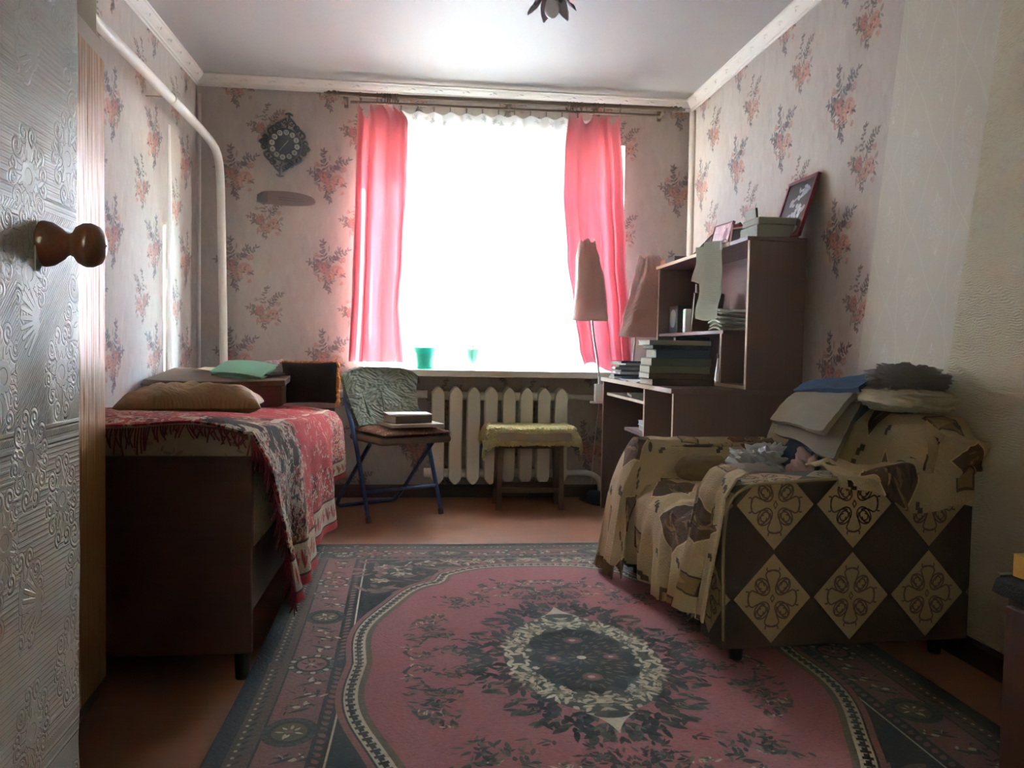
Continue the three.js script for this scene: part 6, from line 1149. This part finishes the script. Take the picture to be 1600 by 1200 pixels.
  one('cream_blanket', cb, std({ color: 0xd8ccac, roughness: 1, bumpMap: T.fluff, bumpScale: 0.006 }), 'folded cream blanket on the near end of the sofa back', 'blanket');
  const gf = lump(0.17, 0.09, 0.26, 0.42, 10, 6, 120, 0.9); gf.rotateY(ST); gf.translate(2.9, 0.812, 2.56);
  one('grey_shawl', gf, std({ color: 0xc2bcb6, roughness: 1, bumpMap: T.fluff, bumpScale: 0.02 }), 'fluffy grey shawl heaped on the cream blanket', 'shawl');
  // bags and cloths on the seat
  const film = phy({ color: 0xb4b6b2, roughness: 0.35, transmission: 0.3, thickness: 0 });
  const p = (n, l, cat, c, w, h, d, at, mat, s, amp = 0.35, fr2 = 5) => { const g = lump(w, h, d, amp, fr2, s, 56, 0.75); g.translate(...at); one(n, g, mat || std({ color: c, roughness: 0.95, bumpMap: T.cloth, bumpScale: 0.003 }), l, cat); };
  p('plastic_bag', 'crumpled translucent grey plastic bag on the sofa seat', 'plastic bag', 0, 0.22, 0.15, 0.26, [2.64, 0.43, 2.12], film, 2, 0.5, 6);
  p('pink_cloth', 'small pinkish cloth heap on the sofa seat behind the near armrest', 'cloth', 0xc09a92, 0.12, 0.16, 0.16, [2.68, 0.43, 2.38], null, 5);
  p('pale_cloth', 'pale folded cloth on the sofa seat before the grey plastic bag', 'cloth', 0x9a8c80, 0.2, 0.11, 0.2, [2.5, 0.43, 2.3], null, 8, 0.2, 4);
  p('brown_cloth', 'brown crumpled cloth against the sofa back behind the grey bag', 'cloth', 0x7c6248, 0.14, 0.15, 0.2, [2.72, 0.43, 1.94], null, 11);
  p('beige_cushion', 'beige printed cushion at the far end of the sofa seat', 'cushion', 0x8c7756, 0.2, 0.11, 0.14, [2.44, 0.425, 1.98], null, 13, 0.12, 3);
}

// ================================================================ NIGHTSTAND at the right edge
{
  const n = thing('nightstand', 'dark red brown low cabinet at the right edge in front of the sofa', 'cabinet', [2.78, 0.0135, 3.75]);
  mesh('body', bx(-0.22, 0.03, -0.28, 0.22, 0.43, 0.28, 0.004), M.bedwood, n);
  mesh('top', bx(-0.232, 0.43, -0.292, 0.232, 0.452, 0.292, 0.005, 'z'), M.bedwood, n);
  mesh('door', bx(-0.236, 0.06, -0.265, -0.2205, 0.41, 0.265, 0.004), M.bedwood, n);
  const kn = new THREE.SphereGeometry(0.013, 14, 10); kn.translate(-0.247, 0.27, 0.21); mesh('knob', kn, M.metal, n);
  mesh('plinth', bx(-0.2, 0, -0.26, 0.2, 0.03, 0.26, 0.001), M.black, n);
  const c = thing('dark_cloth', 'crumpled dark grey cloth with pale edges on the low cabinet', 'cloth', [2.78, 0.4665, 3.75]);
  mesh('fabric', sheet((u, v) => { const a = u * 2 - 1, b = v * 2 - 1; const ox = Math.max(0, Math.abs(a) * 0.26 - 0.235); return [Math.sign(a) * Math.min(Math.abs(a) * 0.26, 0.24 + ox * 0.3), 0.008 + 0.006 * nz(u * 9, v * 9) - ox * 1.2, b * 0.29 + 0.01 * nz(u * 5, v * 5, 3)]; }, 50, 50, 0.004), std({ color: 0x2b2a28, roughness: 1, bumpMap: T.fluff, bumpScale: 0.004 }), c);
  mesh('pale_edge', tube([[-0.235, 0.014, -0.288], [-0.1, 0.017, -0.293], [0.1, 0.016, -0.292], [0.235, 0.014, -0.286]], 0.004, 24, 6), std({ color: 0x8e8a78, roughness: 1 }), c, 'pale edge');
  const yb = thing('yellow_box', 'yellow orange carton lying on the dark cloth of the low cabinet', 'box', [2.66, 0.484, 3.56], 0.05);
  mesh('carton', bx(-0.1, 0, -0.08, 0.2, 0.046, 0.12, 0.003), std({ color: 0xd8a848, roughness: 0.8 }), yb); mesh('flap', bx(-0.1, 0.046, -0.08, 0.2, 0.048, 0.02, 0.0006), std({ color: 0xbf9c50, roughness: 0.8 }), yb);
}
scene.fog = new THREE.FogExp2(0xf0ece6, 0.04);  // thin haze added in place of the soft glare around the window
renderer.render(scene, camera);
